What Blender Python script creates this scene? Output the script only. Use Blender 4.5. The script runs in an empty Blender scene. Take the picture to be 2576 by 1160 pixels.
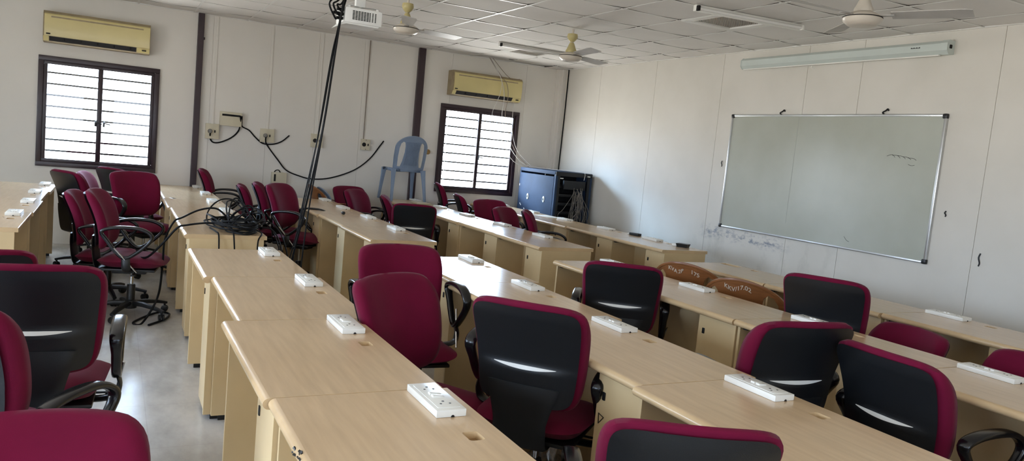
import bpy, bmesh, math, random
from mathutils import Vector, Matrix, Euler
random.seed(7)
C = bpy.context.scene.collection
R = math.radians
H = 2.82            # ceiling height
YW = 2.14           # window wall plane (inner face)
XW = 0.324          # whiteboard wall plane (inner face)
XL, YB = -8.6, -10.4  # unseen walls

# ------------------------------------------------------------------ materials
def lin(c):
    return tuple((v/12.92 if v <= .04045 else ((v+.055)/1.055)**2.4) for v in (x/255 for x in c)) + (1,)
MATS = {}
def mat(name, rgb, rough=.5, metal=0., var=.06, scale=6., bump=0., bscale=60., spec=.5, sheen=0., coat=0., stretch=None):
    if name in MATS: return MATS[name]
    m = bpy.data.materials.new(name); m.use_nodes = True
    nt = m.node_tree; N = nt.nodes; L = nt.links
    b = N['Principled BSDF']
    b.inputs['Roughness'].default_value = rough; b.inputs['Metallic'].default_value = metal
    b.inputs['Specular IOR Level'].default_value = spec
    b.inputs['Sheen Weight'].default_value = sheen
    b.inputs['Coat Weight'].default_value = coat
    tc = N.new('ShaderNodeTexCoord'); src = tc.outputs['Object']
    if stretch:
        mp = N.new('ShaderNodeMapping'); mp.inputs['Scale'].default_value = stretch
        L.new(src, mp.inputs['Vector']); src = mp.outputs['Vector']
    n = N.new('ShaderNodeTexNoise'); n.inputs['Scale'].default_value = scale; n.inputs['Detail'].default_value = 5
    L.new(src, n.inputs['Vector'])
    r = N.new('ShaderNodeMapRange'); r.inputs['From Min'].default_value = .3; r.inputs['From Max'].default_value = .7
    r.inputs['To Min'].default_value = 1-var; r.inputs['To Max'].default_value = 1+var
    L.new(n.outputs['Fac'], r.inputs['Value'])
    mx = N.new('ShaderNodeMix'); mx.data_type = 'RGBA'; mx.blend_type = 'MULTIPLY'; mx.inputs[0].default_value = 1
    mx.inputs[6].default_value = lin(rgb); L.new(r.outputs['Result'], mx.inputs[7])
    L.new(mx.outputs[2], b.inputs['Base Color'])
    if bump:
        n2 = N.new('ShaderNodeTexNoise'); n2.inputs['Scale'].default_value = bscale; n2.inputs['Detail'].default_value = 3
        L.new(tc.outputs['Object'], n2.inputs['Vector'])
        bp = N.new('ShaderNodeBump'); bp.inputs['Strength'].default_value = bump; bp.inputs['Distance'].default_value = .004
        L.new(n2.outputs['Fac'], bp.inputs['Height']); L.new(bp.outputs['Normal'], b.inputs['Normal'])
    MATS[name] = m
    return m

M_wall   = mat('wall_paint', (224,219,210), .55, var=.025, scale=1.6, bump=.03, bscale=25)
M_ceil   = mat('ceiling_tile', (226,222,216), .8, var=.03, scale=2.5, bump=.05, bscale=90)
M_tileb  = mat('tile_back', (70,62,56), .95, var=.1)
M_tbar   = mat('ceiling_bar', (226,224,218), .35, var=.02)
M_dark   = mat('dark_void', (22,20,20), .9, var=.02)
M_lam    = mat('desk_laminate', (204,175,138), .2, spec=.75, var=.07, scale=5, bump=.015, bscale=18, stretch=(9,.7,3))
M_edge   = mat('desk_edge', (206,176,134), .26, var=.07, scale=9)
M_panel  = mat('desk_panel', (208,182,138), .42, var=.05, scale=5)
M_black  = mat('black_plastic', (17,18,20), .38, var=.08, scale=14, bump=.03, bscale=180)
M_shell  = mat('shell_plastic', (19,21,24), .42, var=.12, scale=5, bump=.08, bscale=260)
M_gloss  = mat('glossy_black', (14,14,17), .22, var=.05)
M_maroon = mat('maroon_fabric', (100,7,42), .85, var=.10, scale=9, bump=.12, bscale=420, spec=.15, sheen=.06)
M_chrome = mat('chrome', (205,205,205), .18, 1., var=.03)
M_white  = mat('white_plastic', (232,230,222), .28, var=.03, scale=4)
M_slot   = mat('accent_strip', (232,232,228), .25, var=.02)
M_cream  = mat('cream_plastic', (205,190,134), .22, var=.06, scale=3)
M_creamd = mat('cream_grime', (150,134,104), .6, var=.18, scale=12)
M_box    = mat('ivory_box', (205,196,170), .45, var=.05, scale=8)
M_frame  = mat('window_metal', (46,30,36), .30, var=.12, scale=10)
M_col    = mat('dark_column', (54,37,42), .4, var=.10, scale=7)
M_alu    = mat('aluminium', (200,202,202), .3, .85, var=.04)
M_fan    = mat('fan_enamel', (205,196,182), .3, var=.06, scale=10)
M_fany   = mat('fan_cream', (186,172,120), .35, var=.08, scale=14)
M_blade  = mat('fan_blade', (178,174,168), .4, var=.1, scale=8)
M_proj   = mat('projector_body', (228,228,224), .38, var=.05, scale=9)
M_cable  = mat('cable_black', (8,8,10), .6, var=.1, spec=.2)
M_wire   = mat('wire_grey', (128,112,98), .6, var=.1)
M_wirew  = mat('wire_white', (196,192,186), .5, var=.08)
M_rack   = mat('rack_steel', (42,57,80), .7, spec=.2, var=.14, scale=4)
M_rackk  = mat('rack_black', (20,20,22), .5, var=.15, scale=8)
M_pblue  = mat('blue_grey_plastic', (126,143,166), .42, var=.07, scale=8)
M_pbrown = mat('brown_plastic', (136,86,48), .36, var=.16, scale=5, stretch=(1.5,1.5,12))
M_paint  = mat('white_paint', (205,188,168), .6, var=.1, scale=60)
M_screen = mat('screen_case', (196,204,198), .45, var=.03)
M_paper  = mat('paper', (236,233,226), .6, var=.02)
M_grom   = mat('hole_cover', (134,104,66), .6, var=.22, scale=40)
M_tube   = mat('tube_glass', (232,230,226), .3, var=.01)

def make_floor():
    m = bpy.data.materials.new('polished_floor'); m.use_nodes = True
    nt = m.node_tree; N = nt.nodes; L = nt.links; b = N['Principled BSDF']
    tc = N.new('ShaderNodeTexCoord')
    n = N.new('ShaderNodeTexNoise'); n.inputs['Scale'].default_value = 2.2; n.inputs['Detail'].default_value = 8; n.inputs['Roughness'].default_value = .62
    mp = N.new('ShaderNodeMapping'); mp.inputs['Scale'].default_value = (1.6,.7,1)
    L.new(tc.outputs['Object'], mp.inputs['Vector']); L.new(mp.outputs['Vector'], n.inputs['Vector'])
    cr = N.new('ShaderNodeValToRGB'); e = cr.color_ramp.elements
    e[0].position = .3; e[0].color = lin((158,156,152)); e[1].position = .72; e[1].color = lin((206,203,198))
    L.new(n.outputs['Fac'], cr.inputs['Fac'])
    br = N.new('ShaderNodeTexBrick'); br.offset = 0; br.inputs['Color1'].default_value = (1,1,1,1); br.inputs['Color2'].default_value = (.97,.97,.97,1)
    br.inputs['Mortar'].default_value = (.88,.87,.86,1); br.inputs['Scale'].default_value = 1
    br.inputs['Mortar Size'].default_value = .002; br.inputs['Brick Width'].default_value = .6; br.inputs['Row Height'].default_value = .6
    L.new(tc.outputs['Object'], br.inputs['Vector'])
    mx = N.new('ShaderNodeMix'); mx.data_type = 'RGBA'; mx.blend_type = 'MULTIPLY'; mx.inputs[0].default_value = 1
    L.new(cr.outputs['Color'], mx.inputs[6]); L.new(br.outputs['Color'], mx.inputs[7]); L.new(mx.outputs[2], b.inputs['Base Color'])
    mr = N.new('ShaderNodeMapRange'); mr.inputs['To Min'].default_value = .10; mr.inputs['To Max'].default_value = .28
    L.new(n.outputs['Fac'], mr.inputs['Value']); L.new(mr.outputs['Result'], b.inputs['Roughness'])
    return m
M_floor = make_floor()

def make_glass():
    m = bpy.data.materials.new('window_glass'); m.use_nodes = True
    nt = m.node_tree; N = nt.nodes; L = nt.links; N.remove(N['Principled BSDF'])
    t = N.new('ShaderNodeBsdfTransparent'); t.inputs['Color'].default_value = (.96,.97,.97,1)
    g = N.new('ShaderNodeBsdfGlossy'); g.inputs['Roughness'].default_value = .02
    n = N.new('ShaderNodeTexNoise'); n.inputs['Scale'].default_value = 3
    r = N.new('ShaderNodeMapRange'); r.inputs['To Min'].default_value = .04; r.inputs['To Max'].default_value = .09
    L.new(n.outputs['Fac'], r.inputs['Value'])
    x = N.new('ShaderNodeMixShader'); L.new(r.outputs['Result'], x.inputs['Fac']); L.new(t.outputs[0], x.inputs[1]); L.new(g.outputs[0], x.inputs[2])
    L.new(x.outputs[0], N['Material Output'].inputs['Surface'])
    return m
M_glass = make_glass()

def make_wrap():
    m = bpy.data.materials.new('clear_wrap'); m.use_nodes = True
    nt = m.node_tree; N = nt.nodes; L = nt.links; N.remove(N['Principled BSDF'])
    t = N.new('ShaderNodeBsdfTransparent'); t.inputs['Color'].default_value = (.86,.86,.86,1)
    g = N.new('ShaderNodeBsdfGlossy'); g.inputs['Roughness'].default_value = .12
    n = N.new('ShaderNodeTexNoise'); n.inputs['Scale'].default_value = 30
    r = N.new('ShaderNodeMapRange'); r.inputs['To Min'].default_value = .1; r.inputs['To Max'].default_value = .5
    L.new(n.outputs['Fac'], r.inputs['Value'])
    x = N.new('ShaderNodeMixShader'); L.new(r.outputs['Result'], x.inputs['Fac']); L.new(t.outputs[0], x.inputs[1]); L.new(g.outputs[0], x.inputs[2])
    L.new(x.outputs[0], N['Material Output'].inputs['Surface'])
    return m
M_wrap = make_wrap()

def make_board():
    m = bpy.data.materials.new('whiteboard_surface'); m.use_nodes = True
    nt = m.node_tree; N = nt.nodes; L = nt.links; b = N['Principled BSDF']
    tc = N.new('ShaderNodeTexCoord'); n = N.new('ShaderNodeTexNoise'); n.inputs['Scale'].default_value = 1.3; n.inputs['Detail'].default_value = 6
    L.new(tc.outputs['Object'], n.inputs['Vector'])
    cr = N.new('ShaderNodeValToRGB'); e = cr.color_ramp.elements
    e[0].position = .3; e[0].color = lin((170,172,158)); e[1].position = .7; e[1].color = lin((186,189,178))
    L.new(n.outputs['Fac'], cr.inputs['Fac']); L.new(cr.outputs['Color'], b.inputs['Base Color'])
    b.inputs['Roughness'].default_value = .25
    return m
M_board = make_board()

def make_rwall():
    # painted wall with marker smears below the whiteboard (stains with a shape of their own)
    m = bpy.data.materials.new('wall_paint_smeared'); m.use_nodes = True
    nt = m.node_tree; N = nt.nodes; L = nt.links; b = N['Principled BSDF']; b.inputs['Roughness'].default_value = .5
    tc = N.new('ShaderNodeTexCoord'); sp = N.new('ShaderNodeSeparateXYZ'); L.new(tc.outputs['Object'], sp.inputs[0])
    def band(sock, lo, hi, soft):
        a = N.new('ShaderNodeMapRange'); a.interpolation_type = 'SMOOTHSTEP'; a.inputs['From Min'].default_value = lo-soft; a.inputs['From Max'].default_value = lo+soft
        L.new(sock, a.inputs['Value'])
        c = N.new('ShaderNodeMapRange'); c.interpolation_type = 'SMOOTHSTEP'; c.inputs['From Min'].default_value = hi-soft; c.inputs['From Max'].default_value = hi+soft
        c.inputs['To Min'].default_value = 1; c.inputs['To Max'].default_value = 0; L.new(sock, c.inputs['Value'])
        x = N.new('ShaderNodeMath'); x.operation = 'MULTIPLY'; L.new(a.outputs[0], x.inputs[0]); L.new(c.outputs[0], x.inputs[1]); return x.outputs[0]
    def mul(a, c):
        x = N.new('ShaderNodeMath'); x.operation = 'MULTIPLY'
        L.new(a, x.inputs[0])
        if isinstance(c, float): x.inputs[1].default_value = c
        else: L.new(c, x.inputs[1])
        return x.outputs[0]
    def spots(scale, lo, hi, vec):
        n = N.new('ShaderNodeTexNoise'); n.inputs['Scale'].default_value = 1; n.inputs['Detail'].default_value = 7; n.inputs['Roughness'].default_value = .65
        mp = N.new('ShaderNodeMapping'); mp.inputs['Scale'].default_value = vec; L.new(tc.outputs['Object'], mp.inputs['Vector']); L.new(mp.outputs[0], n.inputs['Vector'])
        r = N.new('ShaderNodeMapRange'); r.inputs['From Min'].default_value = lo; r.inputs['From Max'].default_value = hi; L.new(n.outputs['Fac'], r.inputs['Value']); return r.outputs[0]
    n = N.new('ShaderNodeTexNoise'); n.inputs['Scale'].default_value = 1.5; n.inputs['Detail'].default_value = 5; L.new(tc.outputs['Object'], n.inputs['Vector'])
    cr = N.new('ShaderNodeValToRGB'); e = cr.color_ramp.elements
    e[0].position = .3; e[0].color = lin((208,203,192)); e[1].position = .7; e[1].color = lin((218,213,203)); L.new(n.outputs['Fac'], cr.inputs['Fac'])
    f1 = mul(mul(mul(band(sp.outputs['Y'], -2.5, -1.35, .15), band(sp.outputs['Z'], .80, .93, .045)), spots(1, .475, .66, (11,11,22))), .75)
    x1 = N.new('ShaderNodeMix'); x1.data_type = 'RGBA'; L.new(f1, x1.inputs[0]); L.new(cr.outputs[0], x1.inputs[6]); x1.inputs[7].default_value = lin((72,90,120))
    f2 = mul(mul(mul(band(sp.outputs['Y'], -3.1, -1.2, .3), band(sp.outputs['Z'], .45, .98, .12)), spots(1, .52, .75, (5,5,3))), .3)
    x2 = N.new('ShaderNodeMix'); x2.data_type = 'RGBA'; L.new(f2, x2.inputs[0]); L.new(x1.outputs[2], x2.inputs[6]); x2.inputs[7].default_value = lin((130,132,120))
    L.new(x2.outputs[2], b.inputs['Base Color'])
    return m
M_rwall = make_rwall()

# ------------------------------------------------------------------ mesh helpers
def merge(bm, tmp, M=None):
    if M is not None: tmp.transform(M)
    me = bpy.data.meshes.new('tmp'); tmp.to_mesh(me); tmp.free(); bm.from_mesh(me); bpy.data.meshes.remove(me)
def box(bm, c, s, bev=0, rot=None, seg=2):
    t = bmesh.new(); bmesh.ops.create_cube(t, size=1)
    bmesh.ops.scale(t, vec=s, verts=t.verts)
    if bev: bmesh.ops.bevel(t, geom=t.edges[:], offset=bev, segments=seg, affect='EDGES', profile=.6)
    M = Matrix.Translation(c)
    if rot is not None: M = M @ Euler(rot).to_matrix().to_4x4()
    merge(bm, t, M)
def bx(bm, x0, x1, y0, y1, z0, z1, bev=0):
    box(bm, ((x0+x1)/2,(y0+y1)/2,(z0+z1)/2), (x1-x0,y1-y0,z1-z0), bev)
def lathe(bm, prof, n=24, c=(0,0,0), M=None, cap=True):
    t = bmesh.new(); rings = []
    for r, z in prof:
        rings.append([t.verts.new((r*math.cos(2*math.pi*i/n), r*math.sin(2*math.pi*i/n), z)) for i in range(n)])
    for a, b in zip(rings, rings[1:]):
        for i in range(n): t.faces.new((a[i], a[(i+1)%n], b[(i+1)%n], b[i]))
    if cap:
        t.faces.new(rings[0][::-1]); t.faces.new(rings[-1])
    bmesh.ops.recalc_face_normals(t, faces=t.faces)
    MM = Matrix.Translation(c)
    if M is not None: MM = MM @ M
    merge(bm, t, MM)
def cyl(bm, a, b, r, r2=None, n=12):
    a = Vector(a); b = Vector(b); d = b-a
    q = Vector((0,0,1)).rotation_difference(d.normalized()).to_matrix().to_4x4()
    lathe(bm, [(r,0),(r2 if r2 is not None else r, d.length)], n, a, q)
def sweep(bm, pts, w, h, closed=False, n=8, up=Vector((1,0,0))):
    # elliptical section swept along pts; w along `up`, h across
    t = bmesh.new(); rings = []; P = [Vector(p) for p in pts]; k = len(P)
    for i in range(k):
        if closed: d = P[(i+1)%k]-P[i-1]
        else: d = P[min(i+1,k-1)]-P[max(i-1,0)]
        d.normalize()
        s = d.cross(up)
        if s.length < 1e-4: s = d.cross(Vector((0,1,.3)))
        s.normalize(); u = s.cross(d).normalized()
        ww = w[i] if isinstance(w, (list,tuple)) else w; hh = h[i] if isinstance(h, (list,tuple)) else h
        ring = []
        for j in range(n):
            a = 2*math.pi*j/n; ca, sa = math.cos(a), math.sin(a)
            ca = math.copysign(abs(ca)**.7, ca); sa = math.copysign(abs(sa)**.7, sa)
            ring.append(t.verts.new(P[i]+u*ca*ww/2+s*sa*hh/2))
        rings.append(ring)
    rng = range(k) if closed else range(k-1)
    for i in rng:
        a, b = rings[i], rings[(i+1)%k]
        for j in range(n): t.faces.new((a[j], a[(j+1)%n], b[(j+1)%n], b[j]))
    if not closed: t.faces.new(rings[0][::-1]); t.faces.new(rings[-1])
    bmesh.ops.recalc_face_normals(t, faces=t.faces)
    merge(bm, t)
def cat(pts, m=6, closed=False):
    P = [Vector(p) for p in pts]; out = []; k = len(P)
    for i in range(k if closed else k-1):
        p0 = P[i-1] if (closed or i > 0) else P[0]; p1 = P[i]; p2 = P[(i+1)%k]; p3 = P[(i+2)%k] if (closed or i+2 < k) else P[-1]
        for j in range(m):
            t = j/m
            out.append(.5*((2*p1)+(p2-p0)*t+(2*p0-5*p1+4*p2-p3)*t*t+(3*p1-p0-3*p2+p3)*t**3))
    if not closed: out.append(P[-1])
    return out
def slab(bm, front, back, nu, nv):
    # closed pad from two grids of points sharing a border
    t = bmesh.new(); F = {}; B = {}
    for i in range(nu+1):
        for j in range(nv+1):
            u, v = -1+2*i/nu, -1+2*j/nv
            F[i,j] = t.verts.new(front(u,v)); edge = i in (0,nu) or j in (0,nv)
            B[i,j] = F[i,j] if edge else t.verts.new(back(u,v))
    for i in range(nu):
        for j in range(nv):
            t.faces.new((F[i,j],F[i+1,j],F[i+1,j+1],F[i,j+1]))
            try: t.faces.new((B[i,j],B[i,j+1],B[i+1,j+1],B[i+1,j]))
            except ValueError: pass
    bmesh.ops.recalc_face_normals(t, faces=t.faces)
    merge(bm, t)
def prism(bm, poly, axis, a, b):
    # polygon in the plane normal to axis, extruded a..b
    t = bmesh.new()
    def P(p, w):
        return {'x':(w,p[0],p[1]),'y':(p[0],w,p[1]),'z':(p[0],p[1],w)}[axis]
    va = [t.verts.new(P(p,a)) for p in poly]; vb = [t.verts.new(P(p,b)) for p in poly]; n = len(poly)
    t.faces.new(va); t.faces.new(vb[::-1])
    for i in range(n): t.faces.new((va[i],vb[i],vb[(i+1)%n],va[(i+1)%n]))
    bmesh.ops.recalc_face_normals(t, faces=t.faces)
    merge(bm, t)
def mesh(name, bm, smooth=True, ang=40):
    me = bpy.data.meshes.new(name); bm.normal_update(); bm.to_mesh(me); bm.free()
    if smooth:
        for p in me.polygons: p.use_smooth = True
        try: me.set_sharp_from_angle(angle=R(ang))
        except Exception: pass
    return me
def obj(name, bm, m, parent=None, loc=None, smooth=True, ang=40):
    me = mesh(name, bm, smooth, ang) if isinstance(bm, bmesh.types.BMesh) else bm
    if m is not None and not me.materials: me.materials.append(m)
    o = bpy.data.objects.new(name, me); C.objects.link(o)
    if parent is not None: o.parent = parent
    if loc is not None: o.location = loc
    return o
def tag(o, label, cat_, group=None):
    o['label'] = label; o['category'] = cat_
    if group: o['group'] = group
    return o
def thing(name, label, cat_, loc=(0,0,0), rz=0, group=None):
    o = bpy.data.objects.new(name, None); C.objects.link(o); o.location = loc; o.rotation_euler = (0,0,rz); o.empty_display_size = .1
    return tag(o, label, cat_, group)
def struct(name, bm, m, smooth=False):
    o = obj(name, bm, m, smooth=smooth); o['kind'] = 'structure'; return o
def tube(name, pts, r, m, parent=None, smooth=5):
    bm = bmesh.new(); sweep(bm, cat(pts, smooth), 2*r, 2*r, n=7, up=Vector((.31,.22,.92)))
    return obj(name, bm, m, parent)
def copy_tree(o, parent=None):
    c = o.copy(); C.objects.link(c)
    if parent is not None: c.parent = parent
    for ch in list(o.children): copy_tree(ch, c)
    return c

# ------------------------------------------------------------------ room shell
bm = bmesh.new(); bx(bm, XL-.3, XW+.3, YB-.3, YW+.3, -.12, 0); struct('floor', bm, M_floor)

W1 = (-6.36, -5.14, .88, 2.105)   # window_1 x0 x1 z0 z1 (outer frame)
W2 = (-1.575, -.34, .885, 2.12)
def wall_with_holes(lo, hi, holes, z1, make):
    # vertical strips around openings along one axis
    xs = sorted(set([lo, hi]+[h[0] for h in holes]+[h[1] for h in holes]))
    for a, b in zip(xs, xs[1:]):
        h = [h for h in holes if h[0] <= a+1e-6 and h[1] >= b-1e-6]
        if h: make(a, b, 0, h[0][2]); make(a, b, h[0][3], z1)
        else: make(a, b, 0, z1)
bm = bmesh.new()
holes = [(W1[0]+.02,W1[1]-.02,W1[2]+.02,W1[3]-.02),(W2[0]+.02,W2[1]-.02,W2[2]+.02,W2[3]-.02)]
wall_with_holes(XL-.3, XW+.3, holes, H+.5, lambda a,b,z0,z1: bx(bm,a,b,YW+.006,YW+.16,z0,z1))
seams = [XL,-6.9,-4.575,-3.9,-3.3,-2.705,-1.45,-.27,XW]
for a, b in zip(seams, seams[1:]):
    hs = [h for h in holes if h[0] < b and h[1] > a]
    hh = [(max(h[0],a+.002),min(h[1],b-.002),h[2],h[3]) for h in hs]
    wall_with_holes(a+.0015, b-.0015, hh, H, lambda x0,x1,z0,z1: bx(bm,x0,x1,YW,YW+.006,z0,z1))
struct('wall_window_side', bm, M_wall)
bm = bmesh.new(); bx(bm, XW+.006, XW+.2, YB-.3, YW+.3, 0, H+.5)
ys = [YW, 1.074, -.155, -1.347, -2.52, -3.14, -4.373, -5.59, -6.8, -8, YB]
for a, b in zip(ys, ys[1:]): bx(bm, XW, XW+.006, b+.002, a-.002, 0, H)
struct('wall_whiteboard_side', bm, M_rwall)
# unseen walls, with invented window openings added to light the front of the room
bm = bmesh.new()
added_bwin = [(-7.9,-6.3,.9,2.15),(-5.6,-4.0,.9,2.15)]
wall_with_holes(XL-.3, XW+.3, added_bwin, H+.5, lambda a,b,z0,z1: bx(bm,a,b,YB-.15,YB,z0,z1)); struct('wall_rear', bm, M_wall)
bm = bmesh.new()
added_lwin = [(-8.6,-7.0,.9,2.15),(-5.2,-4.2,.02,2.1),(-2.6,-1.0,.9,2.15)]
wall_with_holes(YB-.3, YW+.3, added_lwin, H+.5, lambda a,b,z0,z1: bx(bm,XL-.15,XL,a,b,z0,z1)); struct('wall_entrance_side', bm, M_wall)
bm = bmesh.new(); bx(bm, XL-.3, XW+.3, YB-.3, YW+.3, H+.45, H+.5); struct('roof_slab', bm, M_dark)

# ceiling: T-bar grid, lay-in tiles with thin dark gaps, some sitting a little low
bm = bmesh.new(); P = .6
lamps = [(-1.2,-3.0),(-1.2,.6)]
i0, i1 = int(math.floor((XL)/P)), 0
for i in range(i0, 1):
    for j in range(-18, 4):
        x0, x1, y0, y1 = i*P, (i+1)*P, j*P, (j+1)*P
        x0 = max(x0, XL); x1 = min(x1, XW); y0 = max(y0, YB); y1 = min(y1, YW)
        if x1-x0 < .02 or y1-y0 < .02: continue
        if any(abs(x0-a) < .01 and abs(y0-b) < .01 for a, b in lamps): continue
        g = .0045; dz = random.uniform(0,.001); rot = (0,0,0); amp = random.uniform(.006,.011)
        c = ((x0+x1)/2,(y0+y1)/2,H+.001+dz)
        if abs(x0+1.2) < .01 and abs(y0-1.8) < .01: rot = (R(7),0,R(2)); c = (c[0],c[1]-.02,c[2]+.022)
        if abs(x0+.6) < .01 and abs(y0-1.8) < .01: rot = (R(4),0,R(-1)); c = (c[0],c[1]-.010,c[2]+.013)
        hx, hy = (x1-x0)/2-g, (y1-y0)/2-g; t = bmesh.new(); n = 10; G = {}
        for p in range(n+1):
            for q in range(n+1):
                u, v = -1+2*p/n, -1+2*q/n; G[p,q] = t.verts.new((u*hx, v*hy, amp*abs(u*v)**2))
        fs = [t.faces.new((G[p,q],G[p,q+1],G[p+1,q+1],G[p+1,q])) for p in range(n) for q in range(n)]
        ex = bmesh.ops.extrude_face_region(t, geom=fs); vs = [e_ for e_ in ex['geom'] if isinstance(e_, bmesh.types.BMVert)]
        bmesh.ops.translate(t, vec=(0,0,.011), verts=vs)
        bmesh.ops.recalc_face_normals(t, faces=t.faces)
        for f_ in t.faces: f_.material_index = 0 if f_.normal.z < -.7 else 1
        merge(bm, t, Matrix.Translation(c) @ Euler(rot).to_matrix().to_4x4())
ceil = struct('ceiling', bm, M_ceil); ceil.data.materials.append(M_tileb)
bm = bmesh.new()
for i in range(i0, 1):
    if i*P > XL: bx(bm, i*P-.011, i*P+.011, YB, YW, H-.0015, H+.0005)
for j in range(-17, 4): bx(bm, XL, XW, j*P-.011, j*P+.011, H-.001, H+.0005)
bx(bm, XL, XW, YW-.018, YW, H-.003, H+.012); bx(bm, XW-.018, XW, YB, YW, H-.003, H+.012)
struct('trim_1', bm, M_tbar)
# dark metal uprights on the window wall and the boxed corner
for k, (x0, x1) in enumerate([(-4.755,-4.685),(-1.965,-1.87)]):
    bm = bmesh.new(); bx(bm, x0, x1, YW-.055, YW, 0, H, .006)
    if k == 0: box(bm, (x1+.004,YW-.03,2.53),(.02,.03,.03),.006)
    struct('trim_%d' % (k+2), bm, M_col)
bm = bmesh.new(); bx(bm, .225, XW, YW-.10, YW, 0, H, .006); bx(bm, .262, XW, YW-.14, YW-.10, 0, H, .004)
struct('trim_4', bm, M_wall)

# ------------------------------------------------------------------ windows
def window(name, w, nbars, handles):
    x0, x1, z0, z1 = w; xm = (x0+x1)/2
    root = bpy.data.objects.new(name, None); C.objects.link(root); root.location = (xm, YW, z0); root['kind'] = 'structure'
    T = Matrix.Translation((-xm,-YW,-z0))
    def fin(nm, bm, m): bm.transform(T); return obj(nm, bm, m, root)
    bm = bmesh.new(); t = .052
    for a in ((x0,x1,z1-t,z1),(x0,x1,z0,z0+t),(x0,x0+t,z0+t,z1-t),(x1-t,x1,z0+t,z1-t)):
        bx(bm, a[0], a[1], YW-.035, YW+.10, a[2], a[3], .005)
    fin('window_frame', bm, M_frame)
    for s0, s1 in ((x0+t,xm+.012),(xm-.012,x1-t)):
        if s0 > x0+t: y0, y1 = YW-.012, YW+.02
        else: y0, y1 = YW-.02, YW+.012
        u = .038; bm = bmesh.new(); a0, a1, b0, b1 = s0, s1, z0+t, z1-t
        for a in ((a0,a1,b1-u,b1),(a0,a1,b0,b0+u),(a0,a0+u,b0+u,b1-u),(a1-u,a1,b0+u,b1-u)):
            bx(bm, a[0], a[1], y0, y1, a[2], a[3], .004)
        sash = fin('sash', bm, M_frame)
        bm = bmesh.new(); ym = (y0+y1)/2; bx(bm, a0+u-.004, a1-u+.004, ym-.002, ym+.002, b0+u-.004, b1-u+.004)
        bm.transform(T); obj('pane', bm, M_glass, sash)
    bm = bmesh.new()
    for k in range(nbars):
        z = z0+t+(z1-z0-2*t)*(k+1)/(nbars+1)
        box(bm, (xm,YW+.075,z), (x1-x0-2*t+.02,.012,.020), 0)
    fin('grille', bm, mat('grille_iron', (16,13,15), .8, spec=.1))
    for hx in handles:
        bm = bmesh.new(); hz = z0+.52
        box(bm, (hx,YW-.03,hz),(.02,.024,.06),.004); box(bm, (hx+.03,YW-.05,hz+.01),(.075,.012,.013),.004,(0,R(12),0))
        fin('handle', bm, M_black)
    return root
window('window_1', W1, 8, [-5.785,-5.70])
window('window_2', W2, 8, [-.945])

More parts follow.
